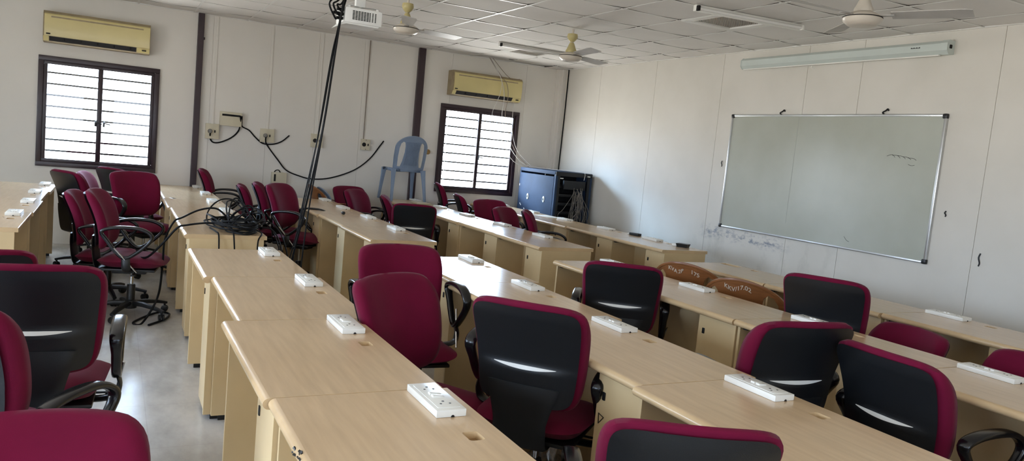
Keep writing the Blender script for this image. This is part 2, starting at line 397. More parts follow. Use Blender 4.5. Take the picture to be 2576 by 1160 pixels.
# foliage of a tree outside the first window is only just visible in the glare
# ------------------------------------------------------------------ desks
def cut_hole(me, boxes):
    bm = bmesh.new()
    for (x,y,sx,sy) in boxes:
        box(bm, (x,y,.74), (sx,sy,.2), .009)
    o = bpy.data.objects.new('a', me); c = bpy.data.objects.new('b', mesh('c', bm, False)); C.objects.link(o); C.objects.link(c)
    md = o.modifiers.new('b','BOOLEAN'); md.object = c; md.operation = 'DIFFERENCE'; md.solver = 'EXACT'
    dg = bpy.context.evaluated_depsgraph_get(); me2 = bpy.data.meshes.new_from_object(o.evaluated_get(dg))
    bpy.data.objects.remove(o); bpy.data.objects.remove(c)
    for p in me2.polygons: p.use_smooth = False
    return me2
DW = .55
def desk_meshes(Ln, plate=True):
    h = Ln/2; x0, x1 = -DW/2, DW/2; D = {}
    # top: bullnose on the sitter's side (-x)
    r = .0145; prof = [(x1,.721),(x1,.748),(x1-.003,.75)]
    for k in range(0, 9):
        a = math.pi/2+math.pi*k/8
        prof.append((x0+.016+.020*math.cos(a), .7325+.0175*math.sin(a)))
    prof.append((x0+.02,.715)); prof.append((x0+.04,.721))
    def top(holes):
        bm = bmesh.new(); prism(bm, prof, 'y', -h+.0012, h-.0012)
        me = mesh('tabletop', bm, True, 30)
        return cut_hole(me, holes)
    hx, hy = x1-.09, h-.40
    D['top'] = top([(hx,hy,.045,.062)]); D['top_open'] = top([(hx,hy,.045,.062),(x1-.095,h-.13,.07,.19)])
    for k in ('top','top_open'):
        me = D[k]
        me.materials.clear(); me.materials.append(M_lam); me.materials.append(M_edge)
        for p in me.polygons:
            p.material_index = 0 if (p.normal.z > .9 and p.center.z > .745) else 1
            p.use_smooth = p.center.x < x0+.03
    bm = bmesh.new(); bx(bm, hx-.0215, hx+.0215, hy-.03, hy+.03, .727, .7305, .001); D['cover'] = mesh('hole_cover', bm, False)
    def side(y0, y1):
        bm = bmesh.new(); bx(bm, x0+.03, x1-.02, y0, y1, .025, .721, .0015); return mesh('side_panel', bm, False)
    D['side_far'] = side(h-.020, h-.002); D['side_near'] = side(-h+.002, -h+.020)
    bm = bmesh.new(); bx(bm, x0+.036, x0+.052, -h+.021, -h+.295, .03, .72, .001); bx(bm, x0+.052, x1-.21, -h+.279, -h+.295, .03, .72); D['front'] = mesh('front_panel', bm, False)
    bm = bmesh.new(); box(bm, (x0+.035,-h+.25,.625),(.003,.018,.032),.004); D['lock'] = mesh('lock', bm)
    bm = bmesh.new(); bx(bm, x1-.225, x1-.209, -h+.021, h-.021, .10, .72); D['modesty'] = mesh('modesty_panel', bm, False)
    D['feet'] = []
    for yy in (h-.012,-h+.012):
        for xx in (x0+.10, x1-.08):
            bm = bmesh.new(); bx(bm, xx-.035, xx+.035, yy-.008, yy+.008, 0, .0255); D['feet'].append(mesh('foot', bm, False))
    bm = bmesh.new(); prism(bm, [(x0+.05,.70),(x0+.11,.70),(x0+.11,.72),(x0+.05,.72)],'y',h-.05,h-.02); D['clip']=mesh('bracket',bm,False)
    # switch plate
    bm = bmesh.new(); bx(bm, x1-.14, x1-.048, h-.255, h-.006, .7502, .772, .003); D['plate'] = mesh('switch_plate', bm)
    bm = bmesh.new(); bx(bm, x1-.128, x1-.06, h-.236, h-.025, .7719, .7735, .0008); D['inset'] = mesh('cover_frame', bm)
    def rocker(y):
        bm = bmesh.new(); box(bm, (x1-.094,y,.775),(.036,.018,.007),.0015,(0,R(7),0)); return mesh('rocker_switch', bm)
    D['rock'] = [rocker(h-.118), rocker(h-.143)]
    def sock(y):
        bm = bmesh.new()
        for dx, dy, rr in ((.0,.013,.0042),(-.011,-.007,.0036),(.011,-.007,.0036)):
            cyl(bm, (x1-.094+dx*1.3,y+dy,.7725),(x1-.094+dx*1.3,y+dy,.7742), rr, n=10)
        return mesh('socket', bm)
    D['sock'] = [sock(h-.065), sock(h-.198)]
    bm = bmesh.new(); cyl(bm, (x1-.09,h-.2552,.7515),(x1-.09,h-.2562,.7515), .0055, n=10); D['notch'] = mesh('cable_notch', bm)
    return D
DM = {round(l,3): desk_meshes(l) for l in (.88,.944)}
def desk(label, x_left, y_near, Ln, group, opened=False, plate=True, filled=True):
    D = DM[round(Ln,3)]
    t = thing('computer_desk', label, 'desk', (x_left+DW/2, y_near+Ln/2, 0), random.uniform(-.003,.003), group)
    obj('tabletop', D['top_open'] if opened else D['top'], None, t)
    if filled: obj('hole_cover', D['cover'], M_grom, t)
    obj('side_panel', D['side_far'], M_panel, t); s = obj('side_panel', D['side_near'], M_panel, t)
    f = obj('front_panel', D['front'], M_panel, t); obj('lock', D['lock'], M_black, f)
    obj('modesty_panel', D['modesty'], M_panel, t); [obj('foot', f_, M_black, t) for f_ in D['feet']]; obj('bracket', D['clip'], M_black, t)
    if plate and not opened:
        p = obj('switch_plate', D['plate'], M_white, t); obj('cover_frame', D['inset'], M_white, p)
        for m_ in D['rock']: obj('rocker_switch', m_, M_white, p)
        for m_ in D['sock']: obj('socket', m_, M_black, p)
        obj('cable_notch', D['notch'], M_black, p)
    return t
ORD = ['first','second','third','fourth','fifth']
rows_far = [('row at the left edge, under the left window', -6.66, -2.25),
            ('row with the cable heap on its end', -5.14, -2.27),
            ('window-side row left of the blue plastic chair', -3.81, -2.25),
            ('row carrying the blue plastic chair', -2.38, -2.37),
            ('row running up to the server cabinet', -1.0, -2.29)]
for nm, xl, y0 in rows_far:
    for k in range(5):
        Ln = .88
        if y0+.88*(k+1) > YW: continue
        desk('Desk %s from cross aisle, %s' % (ORD[k], nm), xl+(.0,.012,-.008,.01,.0)[k], y0+.88*k+.0005*k, Ln, 'desks on the window side', filled=(k+len(nm)) % 3 != 0)
rows_near = [('nearest row beside the open floor', [-5.17,-5.135,-5.195,-5.18,-5.19], -2.925),
             ('row behind the nearest maroon chairs', [-3.83,-3.895,-3.945,-3.975,-3.98], -3.03),
             ('row in front of the brown plastic chairs', [-2.655,-2.66,-2.65,-2.645,-2.64], -3.075),
             ('row along the whiteboard wall', [-1.40,-1.39,-1.37,-1.33,-1.31], -3.0)]
for q, (nm, xs, y0) in enumerate(rows_near):
    for k in range(5):
        if q == 0 and k == 4: continue
        dk = desk('Desk %s from cross aisle, %s' % (ORD[k], nm), xs[k], y0-.947*(k+1), .944, 'desks on the camera side', opened=(q == 3 and k == 0), filled=(q == 0 or k % 2 == 0))
        if q == 0 and k == 3:      # worn spots on the front edge
            bm = bmesh.new(); rg = random.Random(2)
            for e_ in range(16):
                yy = rg.uniform(-.02,.13) if e_ < 12 else rg.uniform(-.3,.2); aa = rg.uniform(2.0,3.3)
                box(bm, (-DW/2+.016+.0203*math.cos(aa), yy, .7325+.0178*math.sin(aa)), (.002+rg.random()*.003,.004+rg.random()*.010,.002+rg.random()*.004), 0, (rg.random(),rg.random(),rg.random()))
            o = obj('edge_chip', bm, M_black, dk, smooth=False); o['kind'] = 'stuff'; o['label'] = 'dark chips worn into the front edge'
        if q == 1 and k == 2:
            bm = bmesh.new(); pts = [(-DW/2+.034,-.472+.25-.012,.545),(-DW/2+.034,-.472+.25+.022,.552),(-DW/2+.034,-.472+.25+.018,.513)]
            sweep(bm, pts, .005, .004, True, 5, Vector((1,0,0))); obj('triangle_mark', bm, M_black, dk, smooth=False)

# ------------------------------------------------------------------ office chairs
SZ = .45   # seat height
def back_y(z):           # spine line of the backrest
    v = (z-.50)/.43
    return -.205-.085*v-.02*v*v+.022*math.sin(math.pi*min(1,max(0,v*1.15)))
def outline(u, v, n=8.):
    m = max(abs(u),abs(v))
    if m < 1e-6: return 0.,0.
    r = ((abs(u)/m)**n+(abs(v)/m)**n)**(1/n)
    return u/r, v/r
Z0, Z1 = .50, .93
def half_w(v): # v -1..1
    t = (v+1)/2
    return .212+.034*t
def back_pt(u, v, off, s=1., curv=.075, n=8.):
    uu, vv = outline(u, v, n)
    z = (Z0+Z1)/2+vv*s*(Z1-Z0)/2
    x = uu*half_w(vv)*s
    y = back_y(z)+curv*(x/.23)**2+off
    return Vector((x,y,z))
def slab_rim(bm, front, back, nu, nv):
    # pad with a rim: both faces have their own border
    t = bmesh.new(); F = {}; B = {}
    for i in range(nu+1):
        for j in range(nv+1):
            u, v = -1+2*i/nu, -1+2*j/nv; F[i,j] = t.verts.new(front(u,v)); B[i,j] = t.verts.new(back(u,v))
    for i in range(nu):
        for j in range(nv):
            t.faces.new((F[i,j],F[i+1,j],F[i+1,j+1],F[i,j+1])); t.faces.new((B[i,j],B[i,j+1],B[i+1,j+1],B[i+1,j]))
    ring = [(i,0) for i in range(nu)]+[(nu,j) for j in range(nv)]+[(i,nv) for i in range(nu,0,-1)]+[(0,j) for j in range(nv,0,-1)]
    mid = [t.verts.new((F[k].co+B[k].co)/2+((F[k].co+B[k].co)/2-Vector((0,F[k].co.y,(Z0+Z1)/2))).normalized()*.010) for k in ring]
    n = len(ring)
    for q in range(n):
        a_, b_ = ring[q], ring[(q+1)%n]
        t.faces.new((F[a_],F[b_],mid[(q+1)%n],mid[q])); t.faces.new((mid[q],mid[(q+1)%n],B[b_],B[a_]))
    bmesh.ops.recalc_face_normals(t, faces=t.faces)
    merge(bm, t)
SC = .035   # curve of the rear face and shell
def chair_meshes():
    D = {}
    def fr(u,v):
        m = max(abs(u),abs(v)); return back_pt(u,v, .036*(1-m**5)+.010, .985, .075, 4.6)
    def bk(u,v):
        m = max(abs(u),abs(v)); return back_pt(u,v, -.014, .96, SC)
    bm = bmesh.new(); slab_rim(bm, fr, bk, 20, 20); D['backrest'] = mesh('backrest', bm, True, 80)
    # shell with waist hump and spine
    def sf(u,v): p = back_pt(u,v,-.012,.915,SC); return p
    def sb(u,v):
        p = back_pt(u,v,-.030,.915,SC); v01 = (p.z-Z0)/(Z1-Z0)
        k = max(0,min(1,(.43-v01)/.06)); k = k*k*(3-2*k)
        p.y -= .016*k*math.exp(-(p.x/.17)**4); return p
    bm = bmesh.new(); slab(bm, sb, sf, 24, 28)
    # spine: from the shell down and under the seat
    pts = [(0,back_y(.60)-.038,.60),(0,back_y(.55)-.046,.55),(0,back_y(.50)-.048,.50),(0,-.25,.44),(0,-.235,.37),(0,-.205,.345),(0,-.10,.352)]
    pts = cat(pts, 5); k = len(pts)
    sweep(bm, pts, [.30-.08*min(1,i/(k*.45)) for i in range(k)], .022, n=12, up=Vector((1,0,0)))
    D['shell'] = mesh('back_shell', bm, True, 60)
    # pale crescent strip
    zc = Z0+.405*(Z1-Z0); t = bmesh.new(); n = 20; a = []; b = []
    for i in range(n+1):
        x = -.128+.256*i/n; q = 1-(2*i/n-1)**2
        y = back_y(zc)+SC*(x/.23)**2-.0375
        a.append(t.verts.new((x,y,zc+.002*q+.001))); b.append(t.verts.new((x,y-.003*q-.002,zc-.0125*q)))
    for i in range(n): t.faces.new((a[i],b[i],b[i+1],a[i+1]))
    ex = bmesh.ops.extrude_face_region(t, geom=t.faces[:]); bmesh.ops.translate(t, vec=(0,.012,0), verts=[g for g in ex['geom'] if isinstance(g, bmesh.types.BMVert)])
    bmesh.ops.recalc_face_normals(t, faces=t.faces); D['strip'] = mesh('accent_strip', t, True, 30)
    # seat
    def st(u,v):
        uu,vv = outline(u,v,5.); m = max(abs(u),abs(v)); y = vv*.235+.015
        return Vector((uu*(.238+.012*vv), y, SZ-.035+.045*(1-m**4)-.03*max(0,vv-.5)**2*2+.012*(uu*uu)))
    def sbm(u,v):
        uu,vv = outline(u,v,5.); m = max(abs(u),abs(v)); return Vector((uu*(.238+.012*vv), vv*.235+.015, SZ-.035-.045*(1-m**6)))
    bm = bmesh.new(); slab(bm, st, sbm, 16, 16); D['seat'] = mesh('seat', bm, True, 80)
    bm = bmesh.new(); box(bm, (0,.0,SZ-.088),(.40,.38,.018),.008); D['pan'] = mesh('seat_pan', bm)
    bm = bmesh.new(); box(bm, (0,-.01,SZ-.115),(.15,.24,.045),.012); box(bm, (.16,.05,SZ-.11),(.2,.012,.008),.003); box(bm,(.255,.05,SZ-.112),(.05,.03,.01),.004); D['mech'] = mesh('tilt_mechanism', bm)
    for s, nm in ((-1,'l'),(1,'r')):
        X = s*.272
        loop = [(X,-.165,SZ+.185),(X,-.11,SZ+.215),(X,0,SZ+.225),(X,.10,SZ+.215),(X,.165,SZ+.175),(X,.155,SZ+.125),(X,.08,SZ+.05),(X,.0,SZ+.0),(X,-.06,SZ+.035),(X,-.125,SZ+.12)]
        pl = cat(loop, 4, True); ws = []
        for p in pl:
            k = max(0,min(1,(p.z-(SZ+.12))/.09)); ws.append(.038+.016*k)
        bm = bmesh.new(); sweep(bm, pl, ws, .026, True, 10, Vector((1,0,0))); D['arm_'+nm] = mesh('armrest', bm, True, 60)
        bm = bmesh.new(); sweep(bm, cat([(X,.0,SZ+.015),(s*.285,.005,SZ-.05),(s*.25,.01,SZ-.098),(s*.06,.01,SZ-.104)],5), .06, .018, n=8, up=Vector((0,1,0))); D['sup_'+nm] = mesh('arm_support', bm, True, 60)
        bm = bmesh.new(); cyl(bm, (X*1.10,-.075,SZ+.075),(X*.98,.075,SZ-.105),.0055,n=8); D['glint_'+nm] = mesh('support_glint', bm)  # bright rod stands in for light glinting off the arm support's edge
    bm = bmesh.new(); cyl(bm, (0,0,.15),(0,0,SZ-.10),.014,n=16); D['rod'] = mesh('gas_lift', bm)
    bm = bmesh.new(); lathe(bm, [(.030,.075),(.030,.24),(.026,.25)], 20); D['cover'] = mesh('column_cover', bm)
    bm = bmesh.new(); lathe(bm, [(.045,.065),(.048,.09),(.04,.125),(.032,.13)], 20)
    for k in range(5):
        a = 2*math.pi*k/5+.3; d = Vector((math.cos(a),math.sin(a),0)); up = Vector((0,0,1))
        sweep(bm, [d*.02+up*.105, d*.12+up*.103, d*.22+up*.09, d*.30+up*.072], [.05,.044,.036,.03], [.04,.036,.03,.022], n=8, up=up.cross(d))
    D['base'] = mesh('star_base', bm)
    cs = []
    for k in range(5):
        a = 2*math.pi*k/5+.3; d = Vector((math.cos(a),math.sin(a),0)); c = d*.285; s = Vector((math.cos(a+.9),math.sin(a+.9),0))
        bm = bmesh.new()
        for w in (-1,1):
            q = Vector((0,0,1)).rotation_difference(s).to_matrix().to_4x4()
            lathe(bm, [(.018,-.009),(.026,-.006),(.027,.006),(.018,.009)], 16, c+s*(w*.013)+Vector((0,0,.027)), q)
        cyl(bm, c+Vector((0,0,.03)), c+Vector((0,0,.075)), .009, n=10); cs.append(mesh('caster', bm))
    D['casters'] = cs
    return D
CM = chair_meshes()
def chair(label, x, y, facing, lift=0., arm=0., flip=0., group='maroon office chairs'):
    t = thing('office_chair', label, 'chair', (x,y,0), R(facing-90), group)
    up = (0,0,lift)
    b = obj('backrest', CM['backrest'], M_maroon, t, up)
    sh = obj('back_shell', CM['shell'], M_shell, t, up); obj('accent_strip', CM['strip'], M_slot, sh)
    obj('seat', CM['seat'], M_maroon, t, up); obj('seat_pan', CM['pan'], M_black, t, up); obj('tilt_mechanism', CM['mech'], M_black, t, up)
    for s in 'lr':
        if arm is None: break
        a = obj('armrest', CM['arm_'+s], M_gloss, t, (0,0,lift+(arm[s == 'r'] if isinstance(arm, tuple) else arm)+.015)); obj('arm_support', CM['sup_'+s], M_black, a); obj('support_glint', CM['glint_'+s], M_chrome, a)
    obj('gas_lift', CM['rod'], M_chrome, t, (0,0,min(lift,.0) if lift < 0 else lift)); obj('column_cover', CM['cover'], M_black, t)
    sb = obj('star_base', CM['base'], M_black, t); sb.rotation_euler = (0,0,R(flip))
    for c in CM['casters']: obj('caster', c, M_black, sb)
    return t
CH = [ # label, x, y, facing, lift
 # left aisle under the first window
 ('black-backed office chair beside the left desk row, turned to the window', -5.76, 0.6, 31, 0.027),
 ('maroon office chair wedged behind two black-backed chairs under the left window', -5.6, 1.5, -10, -0.045),
 ('black-backed office chair right below the middle of the left window', -5.382, 1.18, 36, 0.049),
 ('maroon office chair facing the camera below the left window', -5.3, 0.3, -66, 0.05),
 ('small maroon office chair seen side-on, left of a taller side-on one', -5.60, -0.9, -10, -0.045),
 ('maroon office chair side-on, its star base in full view on the aisle', -5.436, -1.512, -11, 0.025),
 # second aisle
 ('maroon office chair against the window wall just right of the dark post', -4.393, 1.6, -10, 0.068),
 ('maroon office chair side-on between wall chair and two taller chairs', -4.064, 0.82, -9, -0.029),
 ('maroon office chair with purple sheen, behind the cable coil', -3.961, 0.43, -13, 0.028),
 ('maroon office chair facing the camera beside the hanging cables', -3.915, -0.267, -39, 0.066),
 # third aisle
 ('maroon office chair front-on with a flat top, left of the plastic chair', -2.827, 1.45, -71, -0.029),
 ('maroon office chair overlapping the flat-topped one in the third aisle', -2.857, 0.76, -44, -0.012),
 ('narrow side-on maroon office chair below the blue plastic chair', -2.56, 0.42, -19, -0.03),
 ('black-backed office chair in front of the blue plastic chair', -2.66, -0.04, 72, -0.045),
 # fourth aisle
 ('tall maroon office chair side-on against the lower left of the right window', -1.428, 1.62, -18, 0.101),
 ('maroon office chair side-on under the right window', -1.341, 1.117, -15.7, 0),
 ('broad maroon office chair facing the camera under the right window', -1.344, 0.492, -86, -0.022),
 ('maroon office chair half turned, in front of the broad one', -1.507, -0.448, -55, -0.03),
 ('maroon office chair side-on nearest the end of the server cabinet row', -1.438, -0.948, -32, 0),
 # front left
 ('black-backed office chair, large, beside the open floor at the left', -5.824, -4.505, 86.7, 0.03, (0.,-.035)),
 ('black-backed office chair cut by the left edge, maroon side showing', -5.885, -5.07, 53, 0.02, (0.,-.08)),
 ('maroon office chair in the bottom left corner, rounded top', -5.732, -6.588, -85, 0),
 ('black-backed office chair mostly hidden at the left edge', -6.129, -3.81, 94.5, -0.031),
 # between the first and second front rows
 ('maroon office chair facing the camera between rows, farther of two', -4.174, -4.143, -95, 0.009, .07),
 ('maroon office chair facing right between rows, nearer of two', -4.361, -4.98, -62.5, -0.006, None),
 ('black-backed office chair with plastic wrap under its seat', -3.981, -5.279, 41, 0.031, (.05,-.035)),
 ('black-backed office chair at the bottom centre, cut by the picture', -4.134, -6.272, 61.7, -0.054),
 # between second and third
 ('black-backed office chair left of the two brown plastic chairs', -2.753, -4.093, 53, 0.004),
 ('black-backed office chair squarely facing the whiteboard wall, middle of three', -3.07, -5.567, 81.6, 0.028),
 ('black-backed office chair at the lower right, sharply turned', -2.72, -6.13, -3, -0.021),
 # between third and fourth
 ('black-backed office chair under the lower right corner of the whiteboard', -1.775, -4.867, 26.5, 0.057, None),
 ('low maroon office chair showing only its top, right of the black-backed one', -1.897, -5.26, 172.4, -0.17),
 ('low maroon office chair cut by the right edge', -1.837, -5.921, 178, -0.16),
]
for k, c in enumerate(CH): chair(*c, flip=(k*37) % 72)

# clear wrap under one chair
bm = bmesh.new(); t = bmesh.new(); bmesh.ops.create_grid(t, x_segments=14, y_segments=14, size=.5)
rg = random.Random(3)
for v in t.verts:
    x, y = v.co.x, v.co.y
    v.co = Vector((x*.24+rg.gauss(0,.014), y*.2+rg.gauss(0,.014), .16*math.cos(x*5)*math.cos(y*4)+rg.gauss(0,.022)))
merge(bm, t); zz = min(v.co.z for v in bm.verts); bm.transform(Matrix.Translation((-3.86,-5.16,.0-zz)))
tag(obj('plastic_wrap', bm, M_wrap, smooth=False), 'crumpled clear plastic wrap on the floor under a black-backed chair', 'wrap')

# ------------------------------------------------------------------ moulded plastic chairs
def bend_sheet(splines, fn, thick, nm):
    cu = bpy.data.curves.new('c','CURVE'); cu.dimensions = '2D'; cu.fill_mode = 'BOTH'; cu.extrude = thick/2
    for pts in splines:
        s = cu.splines.new('POLY'); s.points.add(len(pts)-1); s.use_cyclic_u = True
        for p, q in zip(s.points, pts): p.co = (q[0],q[1],0,1)
    o = bpy.data.objects.new('c', cu); C.objects.link(o); dg = bpy.context.evaluated_depsgraph_get()
    me = bpy.data.meshes.new_from_object(o.evaluated_get(dg)); bpy.data.objects.remove(o)
    b = bmesh.new(); b.from_mesh(me); bmesh.ops.remove_doubles(b, verts=b.verts, dist=1e-5)
    xs = [v.co.x for v in b.verts]; ys_ = [v.co.y for v in b.verts]
    for a0, a1, ax, k in ((min(xs),max(xs),(1,0,0),14),(min(ys_),max(ys_),(0,1,0),14)):
        for i in range(1,k):
            c = a0+(a1-a0)*i/k
            bmesh.ops.bisect_plane(b, geom=b.verts[:]+b.edges[:]+b.faces[:], plane_co=Vector(ax)*c, plane_no=Vector(ax))
    for v in b.verts: v.co = fn(v.co.x, v.co.y, v.co.z)
    bmesh.ops.recalc_face_normals(b, faces=b.faces)
    return b
def arc(cx, cy, rx, ry, a0, a1, n):
    return [(cx+rx*math.cos(R(a0+(a1-a0)*i/n)), cy+ry*math.sin(R(a0+(a1-a0)*i/n))) for i in range(n+1)]
def plastic_chair(name, label, m, loc, facing, armed, lettering=None, group=None):
    t = thing(name, label, 'chair', loc, R(facing-90), group)
    sz = .43; Hh = .86 if not armed else .825
    def fn(x, z, w):
        v = (z-sz)/(Hh-sz); return Vector((x, -.19-.10*v+.07*(x/.24)**2+w-(.0 if armed else .01*v), z))
    if armed:
        out = [(-.285,sz+.20)]+arc(0,Hh-.17,.285,.17,180,0,28)+[(.285,sz+.20),(.235,sz-.0),(-.235,sz-.0)]
        L1 = [(-.225,sz+.10),(-.248,Hh-.19),(-.243,Hh-.135),(-.215,Hh-.09),(-.185,Hh-.073),(-.158,Hh-.10),(-.138,Hh-.20),(-.115,sz+.10),(-.11,sz+.04),(-.21,sz+.04)]
        L2 = [(-x,y) for x,y in L1][::-1]
        holes_ = [L1, L2]
    else:
        out = [(-.205,sz-.01)]+[(-.215,sz+.15),(-.215,sz+.27)]+arc(0,Hh-.155,.215,.155,180,0,24)+[(.215,sz+.27),(.215,sz+.15),(.205,sz-.01)]
        L1 = [(-.17,sz+.03),(-.175,sz+.15),(-.172,Hh-.16)]+arc(-.115,Hh-.155,.057,.085,180,60,6)+[(-.085,Hh-.12),(-.105,sz+.2),(-.13,sz+.10),(-.145,sz+.03)]
        L1 = [(-.17,sz+.03),(-.175,sz+.15),(-.172,Hh-.16),(-.16,Hh-.10),(-.135,Hh-.075),(-.11,Hh-.085),(-.10,Hh-.13),(-.098,sz+.22),(-.112,sz+.10),(-.13,sz+.03)]
        L2 = [(-x,y) for x,y in L1][::-1]
        holes_ = [L1, L2]
    b = bend_sheet([out]+holes_, fn, .012 if armed else .014, 'b')
    if armed: # rolled rim and seat-back ribs
        rim = [fn(x, y, 0) for x, y in arc(0,Hh-.17,.285,.17,184,-4,30)]
        sweep(b, rim, .022, .022, n=8, up=Vector((0,1,0)))
        for k in range(5):
            z = sz+.06+.045*k; pts = [fn(-.10+.02*i-.003*k*(1 if i<5 else -1), z+.01*math.sin(i/10*math.pi), -.008) for i in range(11)]; sweep(b, pts, .004, .003, n=6, up=Vector((0,0,1)))
    else:
        rim = [fn(x, y, 0) for x, y in [(-.205,sz),(-.215,sz+.15)]+arc(0,Hh-.155,.215,.155,180,0,24)+[(.215,sz+.15),(.205,sz)]]
        sweep(b, rim, .02, .02, n=8, up=Vector((0,1,0)))
        for k in range(16):       # woven pattern on the splat
            z = sz+.06+.0195*k; hw = .082+.0035*abs(k-7)*.6
            pts = [fn(-hw+2*hw*i/6, z, -.0105) for i in range(7)]; sweep(b, pts, .007, .008, n=5, up=Vector((0,0,1)))
        for i in range(9):
            x = -.08+.02*i; pts = [fn(x*(1+.25*abs(k/6-.45)), sz+.05+.30*k/6, -.0105) for k in range(7)]; sweep(b, pts, .007, .008, n=5, up=Vector((1,0,0)))
    back = obj('backrest', b, m, t, ang=50)
    def st(u,v):
        uu,vv = outline(u,v,6.); return Vector((uu*(.225+.015*vv), .02+vv*.205, sz+.004-.018*(1-uu*uu)*(1-vv*vv)-.035*max(0,vv-.6)**2*4))
    def sb(u,v): p = st(u,v); p.z -= .012; return p
    bm = bmesh.new(); slab(bm, st, sb, 14, 14); sweep(bm, [st(math.cos(a)*1.0 if abs(math.cos(a)) > abs(math.sin(a)) else math.cos(a)/abs(math.sin(a)), math.sin(a) if abs(math.sin(a)) > abs(math.cos(a)) else math.sin(a)/abs(math.cos(a)))-Vector((0,0,.018)) for a in [2*math.pi*i/40 for i in range(40)]], .012, .04, True, 8, Vector((0,.01,1)).normalized().cross(Vector((1,0,0))) )
    obj('seat', bm, m, t, ang=60)
    for sx in (-1,1):
        for sy in (-1,1):
            a = Vector((sx*.205,.02+sy*.18,sz-.01)); e = Vector((sx*.235,.02+sy*.235-(.02 if sy < 0 else 0),0))
            bm = bmesh.new(); pts = [a.lerp(e, i/5)+Vector((0,0,0)) for i in range(6)]
            sweep(bm, pts, [.075,.06,.052,.046,.042,.038], [.055,.045,.038,.034,.032,.03], n=8, up=Vector((1,0,0)))
            zmin = min(v.co.z for v in bm.verts); bm.transform(Matrix.Translation((0,0,-zmin))); obj('leg', bm, m, t)
    if armed:
        for s in (-1,1):
            bm = bmesh.new(); q = fn(s*.28, sz+.20, 0)
            sweep(bm, cat([q, (s*.29,-.04,sz+.205), (s*.29,.10,sz+.20), (s*.285,.19,sz+.16),(s*.262,.20,sz+.05),(s*.235,.19,sz-.03)],5), .045, .016, n=8, up=Vector((1,0,0)))
            obj('armrest', bm, m, t)
    for word, x_off in (lettering or []):
        cu = bpy.data.curves.new('f','FONT'); cu.body = word; cu.size = .043; cu.extrude = .0008; cu.align_x = 'CENTER'; cu.offset = .0005
        o = bpy.data.objects.new('f', cu); C.objects.link(o); dg = bpy.context.evaluated_depsgraph_get(); me = bpy.data.meshes.new_from_object(o.evaluated_get(dg)); bpy.data.objects.remove(o)
        b = bmesh.new(); b.from_mesh(me)
        for v in b.verts:
            x = v.co.x+x_off; z = Hh-.068+v.co.y*.95-.35*x*x+.012*math.sin(x*40)
            v.co = fn(x, z, -.008+v.co.z)
        bmesh.ops.recalc_face_normals(b, faces=b.faces)
        l = obj('painted_lettering', b, M_paint, back, smooth=False); l['label'] = 'white hand-painted numbers'
    return t
pc = plastic_chair
pc('plastic_chair', 'blue-grey armless plastic chair standing on a desk top', M_pblue, (-2.15,1.82,.75), 92, False)
pc('plastic_chair', 'blue-grey plastic chair top behind the hanging cables', M_pblue, (-2.98,1.775,0), 6, False)
pc('plastic_armchair', 'brown plastic chair stacked on a blue-grey one by the window wall', M_pbrown, (-3.10,1.79,.055), 4, True)
pc('plastic_armchair', 'brown plastic armchair lettered in white, farther of the two', M_pbrown, (-1.58,-3.46,0), 24, True, [('KVA', -.085), ('2P', -.015), ('175', .095)], 'brown plastic armchairs')
pc('plastic_armchair', 'brown plastic armchair lettered in white, nearer of the two', M_pbrown, (-1.66,-4.12,0), 24, True, [('KKV/17.02', -.01)], 'brown plastic armchairs')

# ------------------------------------------------------------------ wall units
def air_con(label, x0, x1, z0, z1):
    xm = (x0+x1)/2; t = thing('air_conditioner', label, 'air conditioner', (xm,YW,z0)); w = x1-x0; h = z1-z0; hw = w/2
    pf = [(0,0),(0,h),(-.17,h),(-.20,h-.035),(-.205,h*.45),(-.195,.05),(-.16,.012),(-.12,0)]
    bm = bmesh.new(); prism(bm, [(y,z) for y,z in pf], 'x', -hw, hw); obj('body', bm, M_creamd, t, ang=25)
    ff = [(-.172,h-.004),(-.205,h-.04),(-.2115,h*.45),(-.2015,.062),(-.193,.062),(-.20,h*.45),(-.195,h-.04)]
    bm = bmesh.new(); prism(bm, ff, 'x', -hw+.012, hw-.004); obj('front_panel', bm, M_cream, t, ang=25)
    bm = bmesh.new(); box(bm, (0,-.2025,h-.062),(w*.86,.012,.016),.003); obj('intake_slot', bm, M_creamd, t)
    bm = bmesh.new(); prism(bm, [(-.2025,.058),(-.165,.012),(-.15,.02),(-.18,.06)], 'x', -hw+.06, hw-.14)
    for k in range(5): box(bm, (-hw+.2+k*(w-.4)/4,-.186,.036),(.012,.02,.03),.002)
    obj('air_outlet', bm, M_dark, t)
    bm = bmesh.new(); prism(bm, [(-.205,.06),(-.165,.008),(-.15,.02),(-.18,.06)], 'x', hw-.135, hw-.004); obj('display_cover', bm, M_cream, t, ang=25)
    bm = bmesh.new(); prism(bm, [(-.203,.06),(-.165,.008),(-.15,.02),(-.18,.06)], 'x', -hw+.004, -hw+.055); obj('corner_cover', bm, M_cream, t)
    bm = bmesh.new(); box(bm, (hw-.06,-.188,.036),(.045,.012,.014),.003,(R(-50),0,0)); obj('indicator', bm, M_dark, t)
    bm = bmesh.new(); box(bm, (-hw+.05,-.206,.085),(.04,.006,.014),.002); obj('badge', bm, M_dark, t)
    return t
air_con('yellowed split air conditioner above the left window', -6.315, -5.265, 2.245, 2.575)
air_con('yellowed split air conditioner above the right window, wires hanging past it', -1.50, -.43, 2.245, 2.58)

